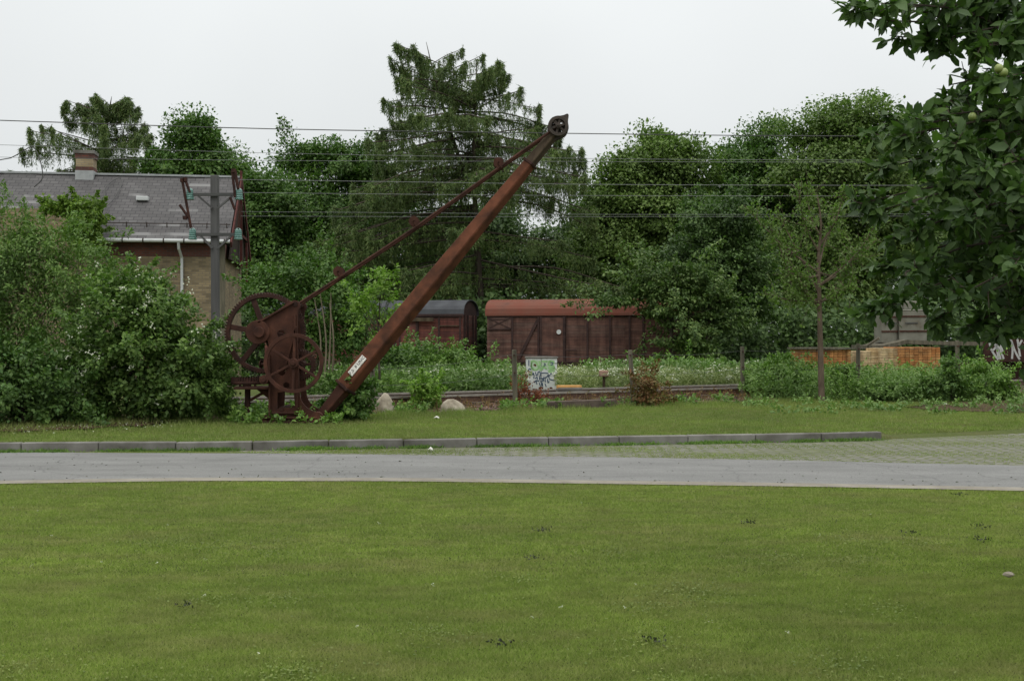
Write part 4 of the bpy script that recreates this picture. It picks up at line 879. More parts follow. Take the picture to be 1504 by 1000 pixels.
# ------------------------------------------------------------------ plants
def ell(px, py, rx, ry, Y, dY=None):
    s = Y / F; c = W(px, py, Y); return (np.array(c), np.array((rx * s, (dY if dY else min(rx, ry) * s * 1.1), ry * s)))
def clumps(ells, n, rng, pw=.42, zmin=None):
    vol = np.array([np.prod(r) ** .75 for c, r in ells]); idx = rng.choice(len(ells), n, p=vol / vol.sum())
    d = unit(rng.normal(0, 1, (n, 3))); u = rng.random((n, 1)) ** pw
    cs = np.array([ells[i][0] for i in idx]); rs = np.array([ells[i][1] for i in idx])
    P = cs + d * u * rs; Cm = np.mean([c for c, r in ells], 0)
    out = unit(d * .8 + unit(P - Cm) * .5)
    if zmin is not None: k = P[:, 2] > zmin; P, out = P[k], out[k]
    return P, out
def puff(Cc, out, nl, rad, flat, rng, up=.6, spray=.3):
    n = len(Cc); r = rad * rng.uniform(.55, 1.35, (n, 1, 1))
    off = rng.normal(0, 1, (n, nl, 3)); off /= np.linalg.norm(off, axis=2, keepdims=True); off = off * rng.random((n, nl, 1)) ** .45 * r * np.array([1, 1, flat]); P = (Cc[:, None] + off).reshape(-1, 3)
    sh = rng.random(n) < spray
    if sh.any():
        ax = unit(out * np.array([1, 1, .6]) + np.array([0, 0, .35]) + rng.normal(0, .3, (n, 3))); tt = rng.random((n, nl, 1)) ** .8
        alt = Cc[:, None] + ax[:, None] * tt * (2.1 if rad < .8 else 1.15) * r + rng.normal(0, .3, (n, nl, 3)) * r * (1.05 - .8 * tt)
        P = np.where(sh[:, None, None], alt, P.reshape(n, nl, 3)).reshape(-1, 3)
    o = np.repeat(out, nl, 0); m = len(P)
    D = unit(o * .7 + rng.normal(0, .7, (m, 3)) + np.array([0, 0, -.25])); N = unit(np.array([0, 0, up]) + o * .65 + rng.normal(0, .33, (m, 3)))
    return P, D, N
def limb_mesh(base, tops, r0, rng, sag=.15, taper=.25, trunk_top=None, n=7):
    mb = MB(); base = Vector(base); tt = Vector(trunk_top)
    L = (tt - base).length; k = 6
    tr = [base.lerp(tt, i / k) + Vector((rng.normal(0, .012) * L, rng.normal(0, .012) * L, 0)) * (1 if 0 < i < k else 0) for i in range(k + 1)]
    mb.tube(tr, [r0 * (1.25 if i == 0 else 1 - .72 * i / k) for i in range(k + 1)], n + 1)
    for t in tops:
        t = Vector(t); f = min(.95, max(.25, ((t.z - base.z) / max(.1, (tt.z - base.z))) * .75 - .05 + rng.uniform(-.08, .08))); j = min(k - 1, int(f * k)); p = tr[j].lerp(tr[j + 1], f * k - j)
        v = t - p; mid = p + v * .5 + Vector((rng.normal(0, .06), rng.normal(0, .06), rng.uniform(-.02, .12))) * v.length
        r = r0 * (1 - .7 * f) * .5; mb.tube(smooth_pts([p, mid, t], 3), np.linspace(r, r * taper, 7).tolist(), 5)
    return mb
def tree(name, label, cat, Y, base_px, ells_px, ncl, nl, rad, flat, L, Wd, leaf, bark='bark', r0=.25, group=None, seed=0, base_z=-.45, up=.6, shape='rhomb', trunk_top=None, nlimb=22, pw=.42, zmin=None, flowers=0, spray=None):
    rng = np.random.default_rng(seed); ells = [ell(*e[:4], e[5] if len(e) > 5 and e[5] else Y, e[4] if len(e) > 4 else None) for e in ells_px]
    b = Vector((W(base_px, 0, Y).x, Y, base_z)); t = thing(name, label, cat, tuple(b), 0, group)
    Pc, out = clumps(ells, ncl, rng, pw, zmin)
    P, D, N = puff(Pc, out, nl, rad, flat, rng, up, spray if spray is not None else (.1 if L >= .19 else .3))
    if zmin is not None: k = P[:, 2] > zmin - .1; P, D, N = P[k], D[k], N[k]
    n = len(P); leaves('crown' if cat == 'tree' else 'foliage', P, D, N, L * rng.uniform(.6, 1.3, n), Wd * rng.uniform(.6, 1.3, n), M[leaf], t, shape)
    tt = trunk_top and W(*trunk_top, Y) or Vector(np.mean([e[0] for e in ells], 0)) + Vector((0, 0, .25 * ells[0][1][2]))
    tops = Pc[rng.choice(len(Pc), min(nlimb, len(Pc)), replace=False)]
    limb_mesh(b - Vector((0, 0, .1)), tops, r0, rng, trunk_top=tt).build('trunk' if cat == 'tree' else 'stems', M[bark], t, True)
    if flowers:
        i = rng.choice(np.where(np.einsum('ij,ij->i', Pc - np.mean(Pc, 0), np.tile([0, -1, .5], (len(Pc), 1))) > -.2)[0], flowers); fc = Pc[i] + out[i] * rng.uniform(.1, .38, (flowers, 1)) + np.array([0, -.12, .1])
        Pf = (fc[:, None] + rng.normal(0, .035, (flowers, 7, 3))).reshape(-1, 3); m = len(Pf)
        leaves('blossom', Pf, rng.normal(0, 1, (m, 3)), np.array([0, -.7, .7]) + rng.normal(0, .3, (m, 3)), .042, .036, M['flower'], t)
    return t
BG = 'trees beyond the railway'
tree('broadleaf_tree', 'conical broadleaf tree rising behind the right end of the slate roof', 'tree', 60, 290, [(284, 203, 24, 30), (285, 235, 46, 26), (255, 252, 42, 30), (318, 246, 34, 34), (290, 285, 66, 50), (300, 340, 70, 60)], 241, 260, 1.17, .7, .2, .14, 'leaf_a', group=BG, seed=21)
tree('broadleaf_tree', 'low broadleaf tree with sky gaps beside the red gable', 'tree', 59, 385, [(382, 275, 36, 28), (400, 310, 52, 40), (370, 350, 45, 50), (410, 390, 60, 50), (350, 420, 50, 50)], 201, 240, 1.11, .65, .2, .14, 'leaf_a', group=BG, seed=22)
tree('broadleaf_tree', 'broad round-topped tree between the red gable and the big larch', 'tree', 63, 490, [(500, 238, 62, 32), (436, 242, 34, 28), (545, 255, 40, 36), (470, 300, 90, 52), (540, 340, 80, 60), (450, 370, 90, 50), (520, 400, 90, 50)], 345, 260, 1.23, .65, .2, .14, 'leaf_a', group=BG, seed=23)
tree('broadleaf_tree', 'yellow-green tall tree just right of the big larch', 'tree', 61, 960, [(958, 222, 42, 34), (935, 262, 62, 46), (1000, 246, 38, 42), (900, 296, 42, 40), (960, 330, 95, 60), (890, 370, 55, 50), (975, 400, 90, 50)], 353, 270, 1.23, .6, .2, .14, 'leaf_b', group=BG, seed=24)
tree('broadleaf_tree', 'round-crowned tree in the middle of the right-hand row', 'tree', 64, 1095, [(1086, 240, 46, 40), (1130, 212, 24, 38), (1120, 290, 85, 52), (1060, 330, 70, 52), (1140, 370, 80, 60)], 322, 260, 1.23, .65, .2, .14, 'leaf_a', group=BG, seed=25)
tree('broadleaf_tree', 'tallest wide-topped tree at the right, partly behind the apple tree', 'tree', 59, 1260, [(1268, 178, 68, 42), (1196, 196, 40, 30), (1150, 190, 18, 18), (1290, 230, 85, 60), (1215, 262, 85, 60), (1330, 320, 90, 80), (1240, 350, 100, 60), (1200, 420, 90, 50)], 483, 270, 1.23, .6, .2, .14, 'leaf_b', group=BG, seed=26)
tree('broadleaf_tree', 'shaded tree at the far right with sky gaps behind the apple leaves', 'tree', 63, 1450, [(1440, 300, 110, 90), (1500, 220, 80, 80), (1400, 390, 80, 60), (1500, 400, 80, 50)], 265, 240, 1.35, .7, .2, .14, 'leaf_a', group=BG, seed=27)
tree('broadleaf_tree', 'low shaded tree filling the gap behind the wagons below the great larch', 'tree', 67, 740, [(690, 400, 80, 45), (770, 385, 70, 42), (840, 370, 55, 40), (880, 330, 40, 40), (640, 410, 60, 40), (650, 345, 60, 40), (720, 335, 50, 38)], 430, 170, 1.25, .65, .22, .15, 'leaf_c', group=BG, seed=30)
tree('layered_tree', 'dark tree with flat layered branches behind the right end of the red-roofed wagon', 'tree', 47.5, 1030, [(1062, 318, 58, 34), (1020, 365, 66, 28), (1060, 392, 70, 32), (1085, 440, 50, 22), (1000, 420, 60, 24), (1050, 470, 40, 14)], 260, 160, .95, .22, .17, .11, 'leaf_c', r0=.2, seed=28, up=1.0, group=BG)
tree('layered_tree', 'lighter green tree whose low flat sprays overhang the red roof of the wagon', 'tree', 44.5, 985, [(985, 402, 55, 12), (970, 424, 54, 11), (1025, 440, 62, 14), (915, 443, 46, 5), (985, 458, 50, 9), (1030, 475, 45, 12), (1010, 505, 30, 16)], 210, 120, .7, .2, .16, .1, 'leaf_spray', r0=.13, seed=29, up=1.0, group=BG)
rngu = np.random.default_rng(40)
def band(name, n, x0, x1, Y0, Y1, z0, z1, L, leaf, seed, cl=True):
    rng = np.random.default_rng(seed); m = n // 40
    c = np.stack([rng.uniform(x0, x1, m), rng.uniform(Y0, Y1, m), rng.uniform(z0, z1, m)], 1); P, D, N = puff(c, np.tile([0, -1., .3], (m, 1)), 40, 1.2, .7, rng)
    return tag(leaves(name, P, D, N, L * rng.uniform(.6, 1.3, len(P)), L * .75 * rng.uniform(.6, 1.3, len(P)), M[leaf]), kind='stuff')
band('undergrowth', 60000, -40, 40, 66, 72, -.5, 6.2, .38, 'leaf_c', 41)
band('undergrowth', 52000, -16, 30, 53, 57, -.4, 3.4, .26, 'leaf_c', 42)

def larch(label, Y, leaders, prof, nbr, seed, group=BG, base=None, low=None):
    rng = np.random.default_rng(seed); s = Y / F; b = Vector((W(leaders[0][0][0], 0, Y).x, Y, -.45)); t = thing('larch_tree', label, 'tree', tuple(b), 0, group)
    ys = [p[0] for p in prof]; lf = [p[1] for p in prof]; rt = [p[2] for p in prof]
    wood = MB(); Ps, Ds = [], []
    for li, ld in enumerate(leaders):
        pts = [W(px, py, Y + (li * .6)) for px, py in ld]
        if li == 0: pts = [b - Vector((0, 0, .2))] + pts
        wood.tube(smooth_pts(pts, 3), np.linspace(.28 if li == 0 else .13, .01, (len(pts) - 1) * 3 + 1).tolist(), 7)
        py_top = ld[-1][1]; py_bot = ld[0][1]
        for k in range(nbr[li]):
            u = rng.random() ** .8 if rng.random() > .13 else rng.random() * .1; tip_py = py_top + 4 + u * (py_bot - py_top); lx = float(np.interp(tip_py, [p[1] for p in ld[::-1]], [p[0] for p in ld[::-1]]))
            phi = rng.uniform(0, 2 * math.pi) if rng.random() < .6 else (0 if rng.random() < .5 else math.pi) + rng.normal(0, .35); c_, s_ = math.cos(phi), math.sin(phi)
            R_ = (float(np.interp(tip_py, ys, rt)) - lx) if c_ > 0 else (lx - float(np.interp(tip_py, ys, lf)))
            R_ = max(8, R_); dep = .5 * (float(np.interp(tip_py, ys, rt)) - float(np.interp(tip_py, ys, lf)))
            reach = s * math.hypot(R_ * c_, max(6, dep * .85) * s_) * rng.uniform(.8, 1.12)
            hq = min(1, max(0, (tip_py - py_top) / 130)); dr = -.5 + .62 * hq + rng.uniform(-.06, .14); tip = W(lx, tip_py, Y) + Vector((c_ * reach, s_ * reach, 0)); b0z = min(tip.z + dr * reach, W(0, py_top + 8, Y).z)
            b0 = W(lx, PY - (b0z - CAMZ) / s, Y); b0.x = W(float(np.interp(PY - (b0z - CAMZ) / s, [p[1] for p in ld[::-1]], [p[0] for p in ld[::-1]])), 0, Y).x
            mid = b0.lerp(tip, .55) + Vector((0, 0, rng.uniform(-.02, .08) * reach)); cur = smooth_pts([b0, mid, tip, tip + Vector((c_ * .25, s_ * .25, .08 + rng.uniform(0, .2)))], 4)
            wood.tube(cur, np.linspace(.012 + .008 * reach, .006, len(cur)).tolist(), 4, False)
            q = np.array([np.array(p) for p in cur]); tot = reach; m = int(reach / .075) + 8; tt = rng.uniform(.02, 1, m) ** .85 * (len(cur) - 1); i0 = np.minimum(tt.astype(int), len(cur) - 2); fr = (tt - i0)[:, None]
            o = q[i0] * (1 - fr) + q[i0 + 1] * fr; side = np.array([-s_, c_, 0]); sl_ = rng.uniform(-1, 1, (m, 1)) * (.14 + .13 * reach * (1.1 - tt / (len(cur) - 1))[:, None])
            fwd = np.array([c_, s_, 0]); sub_end = o + side * sl_ + fwd * np.abs(sl_) * .6 + np.array([0, 0, -1]) * np.abs(sl_) * rng.uniform(.1, .45, (m, 1))
            nc = 27; w_ = rng.random((m, nc, 1)); pp = o[:, None] * (1 - w_) + sub_end[:, None] * w_
            hang = rng.random((m, nc, 1)) ** 2 * np.array([0, 0, -1]) * (.2 + .17 * min(reach, 3.4)); pp = (pp + hang).reshape(-1, 3)
            dd = np.repeat((sub_end - o), nc, 0) * .4 + rng.normal(0, .35, (m * nc, 3)) + np.array([0, 0, -.55]); Ps.append(pp); Ds.append(dd)
    P = np.concatenate(Ps); D = unit(np.concatenate(Ds)); n = len(P); N = rng.normal(0, .5, (n, 3)) + np.array([0, -.3, .8])
    leaves('crown', P, D, N, rng.uniform(.1, .28, n), rng.uniform(.02, .048, n), M['needle'], t)
    wood.build('trunk', M['bark'], t, True); return t
larch('great larch with drooping sprays and two tops standing behind the jib', 56, [[(706, 470), (702, 380), (696, 250), (699, 150), (700, 88)], [(692, 290), (664, 200), (640, 120), (626, 62)]],
      [(60, 600, 640), (80, 578, 702), (105, 585, 738), (130, 580, 730), (150, 574, 790), (165, 572, 804), (185, 565, 800), (205, 548, 822), (235, 560, 848), (270, 540, 850), (300, 505, 850), (340, 490, 862), (380, 520, 885), (430, 560, 890)], [112, 56], 51)
larch('wide spreading larch rising behind the chimney', 62, [[(148, 330), (150, 250), (158, 180), (164, 142)]],
      [(142, 150, 178), (155, 104, 192), (170, 92, 204), (185, 100, 208), (198, 38, 212), (215, 42, 232), (235, 50, 226), (255, 40, 215), (290, 60, 215), (330, 70, 210)], [125], 52)

# young tree on the verge
by = gp(1206, 590, G)
yt = thing('young_tree', 'young thin-crowned tree with a slim straight trunk on the verge', 'tree', tuple(by)); rng = np.random.default_rng(61); wood = MB()
Yy = by.y; wood.tube(smooth_pts([W(1207, 592, Yy), W(1205, 510, Yy), W(1203.5, 440, Yy), W(1202, 380, Yy), W(1206, 330, Yy), W(1200, 285, Yy)], 3), np.linspace(.085, .012, 16).tolist(), 8)
Pl = []
for st, en, dy in (((1203, 452), (1118, 330), -.6), ((1204, 446), (1268, 372), .5), ((1203, 430), (1150, 300), .8), ((1203, 420), (1280, 320), -.7), ((1202, 400), (1095, 300), .2), ((1203, 390), (1250, 290), .9), ((1203, 370), (1160, 285), -.8), ((1204, 360), (1235, 280), -.3), ((1203, 405), (1140, 400), -.9), ((1203, 400), (1262, 400), .9), ((1204, 345), (1190, 272), .3), ((1203, 440), (1130, 430), .4), ((1203, 420), (1292, 350), .2), ((1203, 445), (1165, 418), -.5), ((1203, 442), (1240, 425), -.6)):
    p, q = W(*st, Yy), W(*en, Yy) + Vector((0, dy, 0)); mid = p.lerp(q, .5) + Vector((rng.normal(0, .06), 0, -.1)); cur = smooth_pts([p, mid, q], 5); wood.tube(cur, np.linspace(.032, .006, len(cur)).tolist(), 5)
    qn = np.array([np.array(x) for x in cur])
    for j in range(30):
        t = rng.uniform(.3, 1) * (len(cur) - 1); i0 = min(int(t), len(cur) - 2); c0 = qn[i0] + (qn[i0 + 1] - qn[i0]) * (t - i0); tip = c0 + rng.normal(0, .24, 3) + np.array([0, 0, .05])
        wood.tube([c0, tip], [.006, .003], 3, False); Pl.append(c0 + (tip - c0) * rng.random((11, 1)) + rng.normal(0, .035, (11, 3)))
P = np.concatenate(Pl); n = len(P)
leaves('crown', P, rng.normal(0, .7, (n, 3)) + np.array([0, 0, -.2]), rng.normal(0, .5, (n, 3)) + np.array([0, 0, .7]), rng.uniform(.06, .12, n), rng.uniform(.04, .07, n), M['leaf_young'], yt); wood.build('trunk', M['brown_bark'], yt, True)

# shrubs
SG = 'shrubs at the left of the crane'
tree('willow_shrub', 'tall pale green feathery shrub in front of the house at the left edge', 'shrub', 21.5, 60, [(50, 345, 60, 45), (110, 385, 55, 45), (10, 380, 60, 70), (60, 430, 95, 60), (140, 420, 45, 40), (-40, 450, 80, 100), (60, 510, 110, 70)], 330, 95, .34, 1.3, .105, .036, 'leaf_willow', 'pale_bark', .05, None, 71, G, .5, nlimb=30, zmin=G + .1)
tree('flowering_shrub', 'large dark green shrub dotted with white blossom left of the crane', 'shrub', 20.3, 200, [(190, 435, 55, 45), (230, 470, 60, 50), (190, 520, 100, 65), (265, 540, 55, 60), (150, 575, 100, 45), (240, 590, 60, 28)], 430, 95, .30, .65, .09, .062, 'leaf_bush', 'bark', .05, None, 72, G, .7, nlimb=26, zmin=G + .05, flowers=130)
tree('dark_shrub', 'low dark shrub at the bottom of the left edge', 'shrub', 19.6, 40, [(30, 570, 90, 55), (-50, 560, 80, 80), (90, 590, 55, 34)], 240, 90, .30, .6, .09, .06, 'leaf_a', 'bark', .05, None, 73, G, .7, zmin=G + .05)
tree('elder_shrub', 'grey-green shrub touching the left side of the crane platform', 'shrub', 20.6, 312, [(306, 520, 28, 34), (315, 565, 30, 40), (290, 590, 36, 24)], 130, 85, .22, .7, .085, .045, 'leaf_willow', 'bark', .03, None, 74, G, .6, zmin=G + .03)
tree('tall_shrub', 'tall loose shrub behind the hand wheel with thin pale stems', 'shrub', 29.5, 470, [(470, 410, 42, 42), (430, 455, 48, 38), (500, 455, 42, 46), (395, 420, 30, 30), (520, 490, 26, 30), (460, 500, 65, 30)], 300, 60, .42, .65, .12, .07, 'leaf_a', 'pale_bark', .04, None, 75, G, .6, zmin=G + .3, nlimb=24)
wood = MB(); rng = np.random.default_rng(76)
for px, tx, py in ((476, 470, 430), (482, 486, 430), (487, 484, 445), (468, 462, 440)): wood.tube(smooth_pts([W(px, 560, 28.6), W(px + 3, 500, 28.6), W(tx, py, 28.6)], 4), np.linspace(.035, .012, 9).tolist(), 5)
tag(wood.build('bare_stems', M['pale_bark']), 'bundle of bare pale stems standing right of the hand wheel', 'plant stems')
tree('sapling', 'bright yellow-green sapling between the tie rod and the jib', 'tree', 27.5, 556, [(560, 415, 20, 18), (545, 438, 32, 20), (575, 445, 26, 18), (550, 468, 28, 16)], 42, 42, .28, .4, .11, .07, 'leaf_bright', 'bark', .04, None, 77, G, .9)
tree('round_bush', 'dark green leafy bush under the foot of the jib', 'shrub', 20.9, 515, [(515, 582, 30, 28), (500, 600, 26, 16)], 75, 80, .17, .7, .08, .06, 'leaf_a', 'bark', .02, None, 78, G, .6, zmin=G + .02)
tree('round_bush', 'small bright green bush between the two pale boulders', 'shrub', 23.9, 622, [(622, 572, 19, 15), (622, 588, 21, 17)], 60, 70, .16, .7, .08, .058, 'leaf_bright', 'bark', .02, None, 79, G, .6, zmin=G + .02)
tree('withered_bush', 'withered brown bush beside the leaning fence post', 'shrub', 25.2, 950, [(948, 562, 16, 22), (955, 582, 22, 20)], 60, 60, .18, .8, .08, .04, 'leaf_brown', 'brown_bark', .02, None, 80, G, .4, zmin=G + .02)
for px, py, h_, lab, sd_ in ((768, 545, .85, 'rust-red dock plant growing in front of the graffiti cabinet', 81), (788, 570, .5, 'short rust-red dock plant in the ballast below the graffiti cabinet', 82)):
    b = gp(px, 598, G); t = thing('dock_plant', lab, 'plant', tuple(b), 0, 'rust-red dock plants'); rng = np.random.default_rng(sd_); n = 420; st = MB(); Pp = []
    for k_ in range(7):
        e = Vector((rng.normal(0, .16), rng.normal(0, .1), h_ * rng.uniform(.6, 1))); st.tube([(0, 0, 0), tuple(e * .5), tuple(e)], [.01, .008, .005], 4); Pp.append(np.array(e) * rng.uniform(.35, 1, (60, 1)) + rng.normal(0, .035, (60, 3)))
    Pp = np.concatenate(Pp); n = len(Pp); leaves('foliage', Pp, rng.normal(0, .6, (n, 3)), rng.normal(0, 1, (n, 3)), rng.uniform(.03, .07, n), .035, M['leaf_dock'], t, 'rhomb', False); st.build('stem', M['brown_bark'], t)  # the foliage mesh here is the dock's rust-red seed heads, made of leaf cards
BR = 'bramble and nettle clumps in front of the timber'
for px, Y, ee, leaf, lab, nc, sd_ in ((1140, 28.4, [(1128, 538, 22, 12), (1150, 530, 16, 8), (1160, 548, 22, 14), (1112, 560, 24, 16), (1140, 568, 34, 16), (1172, 570, 14, 12)], 'bramble', 'pale-topped bramble clump right of the fence post left of the young tree', 150, 91),
        (1240, 28.6, [(1236, 552, 18, 18), (1254, 545, 14, 12), (1248, 570, 28, 14), (1276, 564, 18, 14)], 'bramble', 'leafy green clump directly right of the young tree trunk', 110, 92),
        (1310, 27.0, [(1300, 572, 34, 16), (1340, 578, 30, 12), (1365, 566, 14, 16)], 'weed', 'tall nettle clump in front of the orange plank stack', 100, 93),
        (1440, 27.4, [(1425, 548, 20, 12), (1450, 543, 18, 10), (1470, 560, 20, 12), (1430, 575, 34, 16), (1478, 580, 22, 14)], 'bramble', 'bright bramble clump right of the last fence post', 130, 94),
        (1400, 26.9, [(1390, 545, 12, 22), (1400, 560, 14, 14), (1398, 577, 22, 14)], 'leaf_a', 'dark weed clump around the foot of the last fence post', 70, 95)):
    tree('bramble_clump', lab, 'shrub', Y, px, ee, int(nc * .75), 42, .22, .55, .09, .055, leaf, 'bark', .02, BR, sd_, G, .8, zmin=G + .02, nlimb=16, pw=.6)
for px, py, Y, rx, ry, leaf, lab, sd_ in ((705, 550, 33.5, 30, 17, 'weed', 'rounded green bush in front of the gap between the wagons', 96), (610, 524, 37, 45, 17, 'weed', 'loose green bush before the black-roofed wagon', 97), (655, 535, 36, 38, 15, 'bramble', 'pale green bush at the right end of the black-roofed wagon', 98), (572, 538, 33, 28, 22, 'leaf_a', 'mid-green bush seen just right of the jib before the wagon', 99), (1010, 545, 36, 70, 16, 'bramble', 'broad bramble bank under the layered tree', 100)):
    tree('meadow_bush', lab, 'shrub', Y, px, [(px, py, rx, ry), (px - rx * .5, py + ry * .4, rx * .6, ry * .8), (px + rx * .4, py + ry * .5, rx * .6, ry * .7)], 120, 60, .34, .7, .12, .075, leaf, 'bark', .03, 'bushes between the track and the wagons', sd_, G, .7, zmin=G)
tree('climbing_vine', 'bright green climbing vine hanging over the lower house roof', 'vine', 36.6, 115, [(122, 304, 24, 7, .4), (138, 315, 9, 17, .35), (118, 325, 16, 14, .35), (132, 340, 10, 16, .3), (95, 308, 16, 6, .3), (112, 350, 12, 14, .3), (80, 303, 18, 5, .3), (125, 355, 14, 14, .3)], 190, 70, .22, 1.0, .12, .09, 'leaf_vine', 'bark', .03, None, 101, G, .3, trunk_top=(115, 330), nlimb=10)

# meadow between the track and the wagons, rough weeds at the right (stuff)
def tall_weeds(name, n, reg, h0, h1, leaf, seed, ll=.12, lw=.035, per=14, flower=0.0):
    rng = np.random.default_rng(seed); xy = reg(rng, n); n = len(xy); h = rng.uniform(h0, h1, n)
    zb = np.array([ground_h(a, b) for a, b in xy]); B = np.column_stack([xy, zb]); T = B + np.column_stack([rng.normal(0, .12, n), rng.normal(0, .12, n), h])
    u = rng.random((n, per, 1)) ** .7; P = (B[:, None] * (1 - u) + T[:, None] * u + rng.normal(0, .03, (n, per, 3))).reshape(-1, 3); m = len(P)
    D = np.column_stack([rng.normal(0, .7, m), rng.normal(0, .7, m), rng.normal(.45, .4, m)]); N = rng.normal(0, .5, (m, 3)) + np.array([0, -.2, .8])
    Vv, Tt = leaf_geo(P, D, N, ll * rng.uniform(.5, 1.3, m), lw * rng.uniform(.7, 1.3, m)); V2, T2 = leaf_geo(B, T - B, rng.normal(0, 1, (n, 3)), h, .02, 'blade')
    tag(tri_mesh(name, np.concatenate([Vv, V2]), np.concatenate([Tt, T2 + len(Vv)]), M[leaf]), kind='stuff')
    if flower:
        i = rng.random(n) < flower; f = T[i]; k = 9; Pf = (f[:, None] + rng.normal(0, .05, (len(f), k, 3)) * np.array([1, 1, .35])).reshape(-1, 3); q = len(Pf)
        tag(leaves('meadow_flowers', Pf, rng.normal(0, 1, (q, 3)) * np.array([1, 1, .2]), np.array([0, -.25, 1]) + rng.normal(0, .25, (q, 3)), .055, .05, M['flower']), kind='stuff')
def px_reg(p0, p1, Y0, Y1, above_track=True):
    def fn(rng, n):
        Y = rng.uniform(Y0, Y1, n); px = rng.uniform(p0, p1, n); X = (px - PX) / F * Y; k = np.ones(n, bool)
        if above_track: k = (Y > 25.5 + .56 * X + 3.1) & ~((np.abs(px - 795.5) < 27) & (Y < 33)) & ~((np.abs(px - 887) < 14) & (Y < 31.2)) & ((Y < 34) | (rng.random(n) < .8))
        return np.column_stack([X, Y])[k]
    return fn
tall_weeds('meadow', 5200, px_reg(430, 760, 27, 43), .35, .8, 'weed', 111, .15, .05, 16, .03)
tall_weeds('meadow', 6500, px_reg(680, 1110, 29.5, 43), .35, .72, 'meadow', 112, .2, .025, 14, .26)
tall_weeds('meadow', 1800, px_reg(860, 1160, 33, 43), .5, .95, 'weed', 113, .15, .06, 18, .1)
tall_weeds('meadow', 3500, px_reg(1150, 1600, 33, 40), .5, 1.1, 'weed', 114, .15, .05, 16, .03)
def right_reg(rng, n):
    px = rng.uniform(1090, 1540, n); py = rng.uniform(583, 610, n); Y = (CAMZ - G) * F / (py - PY); X = (px - PX) / F * Y; den = np.sin(X * 2.7 + Y) + np.sin(X * 1.3 - Y * 2.2) + np.sin(X * 6 + Y * 5) * .6 + rng.normal(0, .4, n) - (py > 600) * .6 * (px < 1350); return np.column_stack([X, Y])[den > .35]
tall_weeds('verge_weeds', 850, right_reg, .04, .2, 'weed', 115, .09, .055, 10)
def right_reg2(rng, n):
    px = rng.uniform(1100, 1470, n); py = rng.uniform(570, 590, n); Y = (CAMZ - G) * F / (py - PY); return np.column_stack([(px - PX) / F * Y, Y])
tall_weeds('verge_weeds', 1700, right_reg2, .25, .85, 'weed', 116, .12, .03, 18)
tall_weeds('verge_weeds', 600, right_reg2, .4, 1.0, 'bramble', 120, .10, .045, 16)
def mid_reg(rng, n):
    px = rng.uniform(430, 1110, n); X = (px - PX) / F * 25; Y = 24.1 + .5 * X + rng.normal(0, .25, n); den = np.sin(X * 2.3) + np.sin(X * 6 + 2) + rng.normal(0, .6, n); return np.column_stack([X, Y])[(den > .2) & ~((px > 545) & (px < 585) & (Y < 24.2)) & ~((px > 640) & (px < 695) & (Y < 24.6))]
tall_weeds('trackside_weeds', 700, mid_reg, .05, .22, 'bramble', 117, .09, .05, 12)
def dry_reg(rng, n):
    s = rng.uniform(-5, 16, n); o = rng.uniform(-1.2, .3, n); a = T0.x + TD.x * s + TN.x * o; b = T0.y + TD.y * s + TN.y * o; return np.column_stack([a, b])
tall_weeds('dry_weeds', 500, dry_reg, .12, .35, 'leaf_brown', 118, .05, .03, 8)
scatter_blades('dry_grass', lambda rng, n: np.column_stack([dry_reg(rng, n), np.full(n, .17)]), 2600, .08, .3, .012, M['straw'], .3, 121)
def crane_reg(rng, n):
    px = rng.uniform(335, 500, n); py = rng.uniform(606, 624, n); Y = (CAMZ - G) * F / (py - PY); return np.column_stack([(px - PX) / F * Y, Y])
tall_weeds('crane_weeds', 420, crane_reg, .08, .3, 'bramble', 119, .09, .05, 12)

def ragged(pts, seed):
    r_ = random.Random(seed); out = []
    for i, p in enumerate(pts):
        q = pts[(i + 1) % len(pts)]; m = max(2, int((q - p).length / .07))
        for j in range(m): out.append(p.lerp(q, j / m) + Vector((r_.uniform(-.07, .07), r_.uniform(-.16, .16) + .12 * math.sin(i + j * .35), 0)))
    return out
mb = MB(); rng = np.random.default_rng(150)
pl = [(-60, 612), (60, 606), (180, 606), (262, 612), (270, 622), (215, 632), (120, 638), (40, 642), (-60, 645)]
pl = [(-60, 612), (60, 606), (180, 606), (262, 612), (266, 620), (215, 628), (120, 633), (40, 637), (-60, 640)]; pp = ragged([gp(a, b, G) for a, b in pl], 170); mb.add([(p.x, p.y, G + .045) for p in pp], [tuple(range(len(pp)))]); tag(mb.build('bare_soil', M['soil']), kind='structure')
def soil_tufts(rng, n):
    px = rng.uniform(-40, 290, n); py = 626 - (px - 20) * .05 + rng.normal(0, 8, n); Y = (CAMZ - G) * F / (py - PY); return np.column_stack([(px - PX) / F * Y, Y, np.full(n, G + .03)])
scatter_blades('verge_grass', soil_tufts, 5000, .04, .14, .011, M['verge_blade'], .5, 17)
px = rng.uniform(20, 265, 260); py = 634 - (px - 20) * .06 + rng.normal(0, 5, 260); Y = (CAMZ - G) * F / (py - PY); n = len(px)
P = np.column_stack([(px - PX) / F * Y, Y, np.full(n, G + .06)])
tag(leaves('fallen_petals', P, rng.normal(0, 1, (n, 3)) * np.array([1, 1, .1]), np.tile([0, 0, 1.], (n, 1)) + rng.normal(0, .3, (n, 3)), .03, .024, M['flower']), kind='stuff')
rng = np.random.default_rng(160); n = 320; x = rng.uniform(-8, 8, n); f0 = np.interp(x, [p[0] for p in road_f], [p[1] for p in road_f]); f1 = np.interp(x, [p[0] for p in road_b], [p[1] for p in road_b])
y = f0 + (f1 - f0) * np.where(rng.random(n) < .6, rng.random(n) ** 3, rng.random(n)); P = np.column_stack([x, y, np.full(n, .012)])
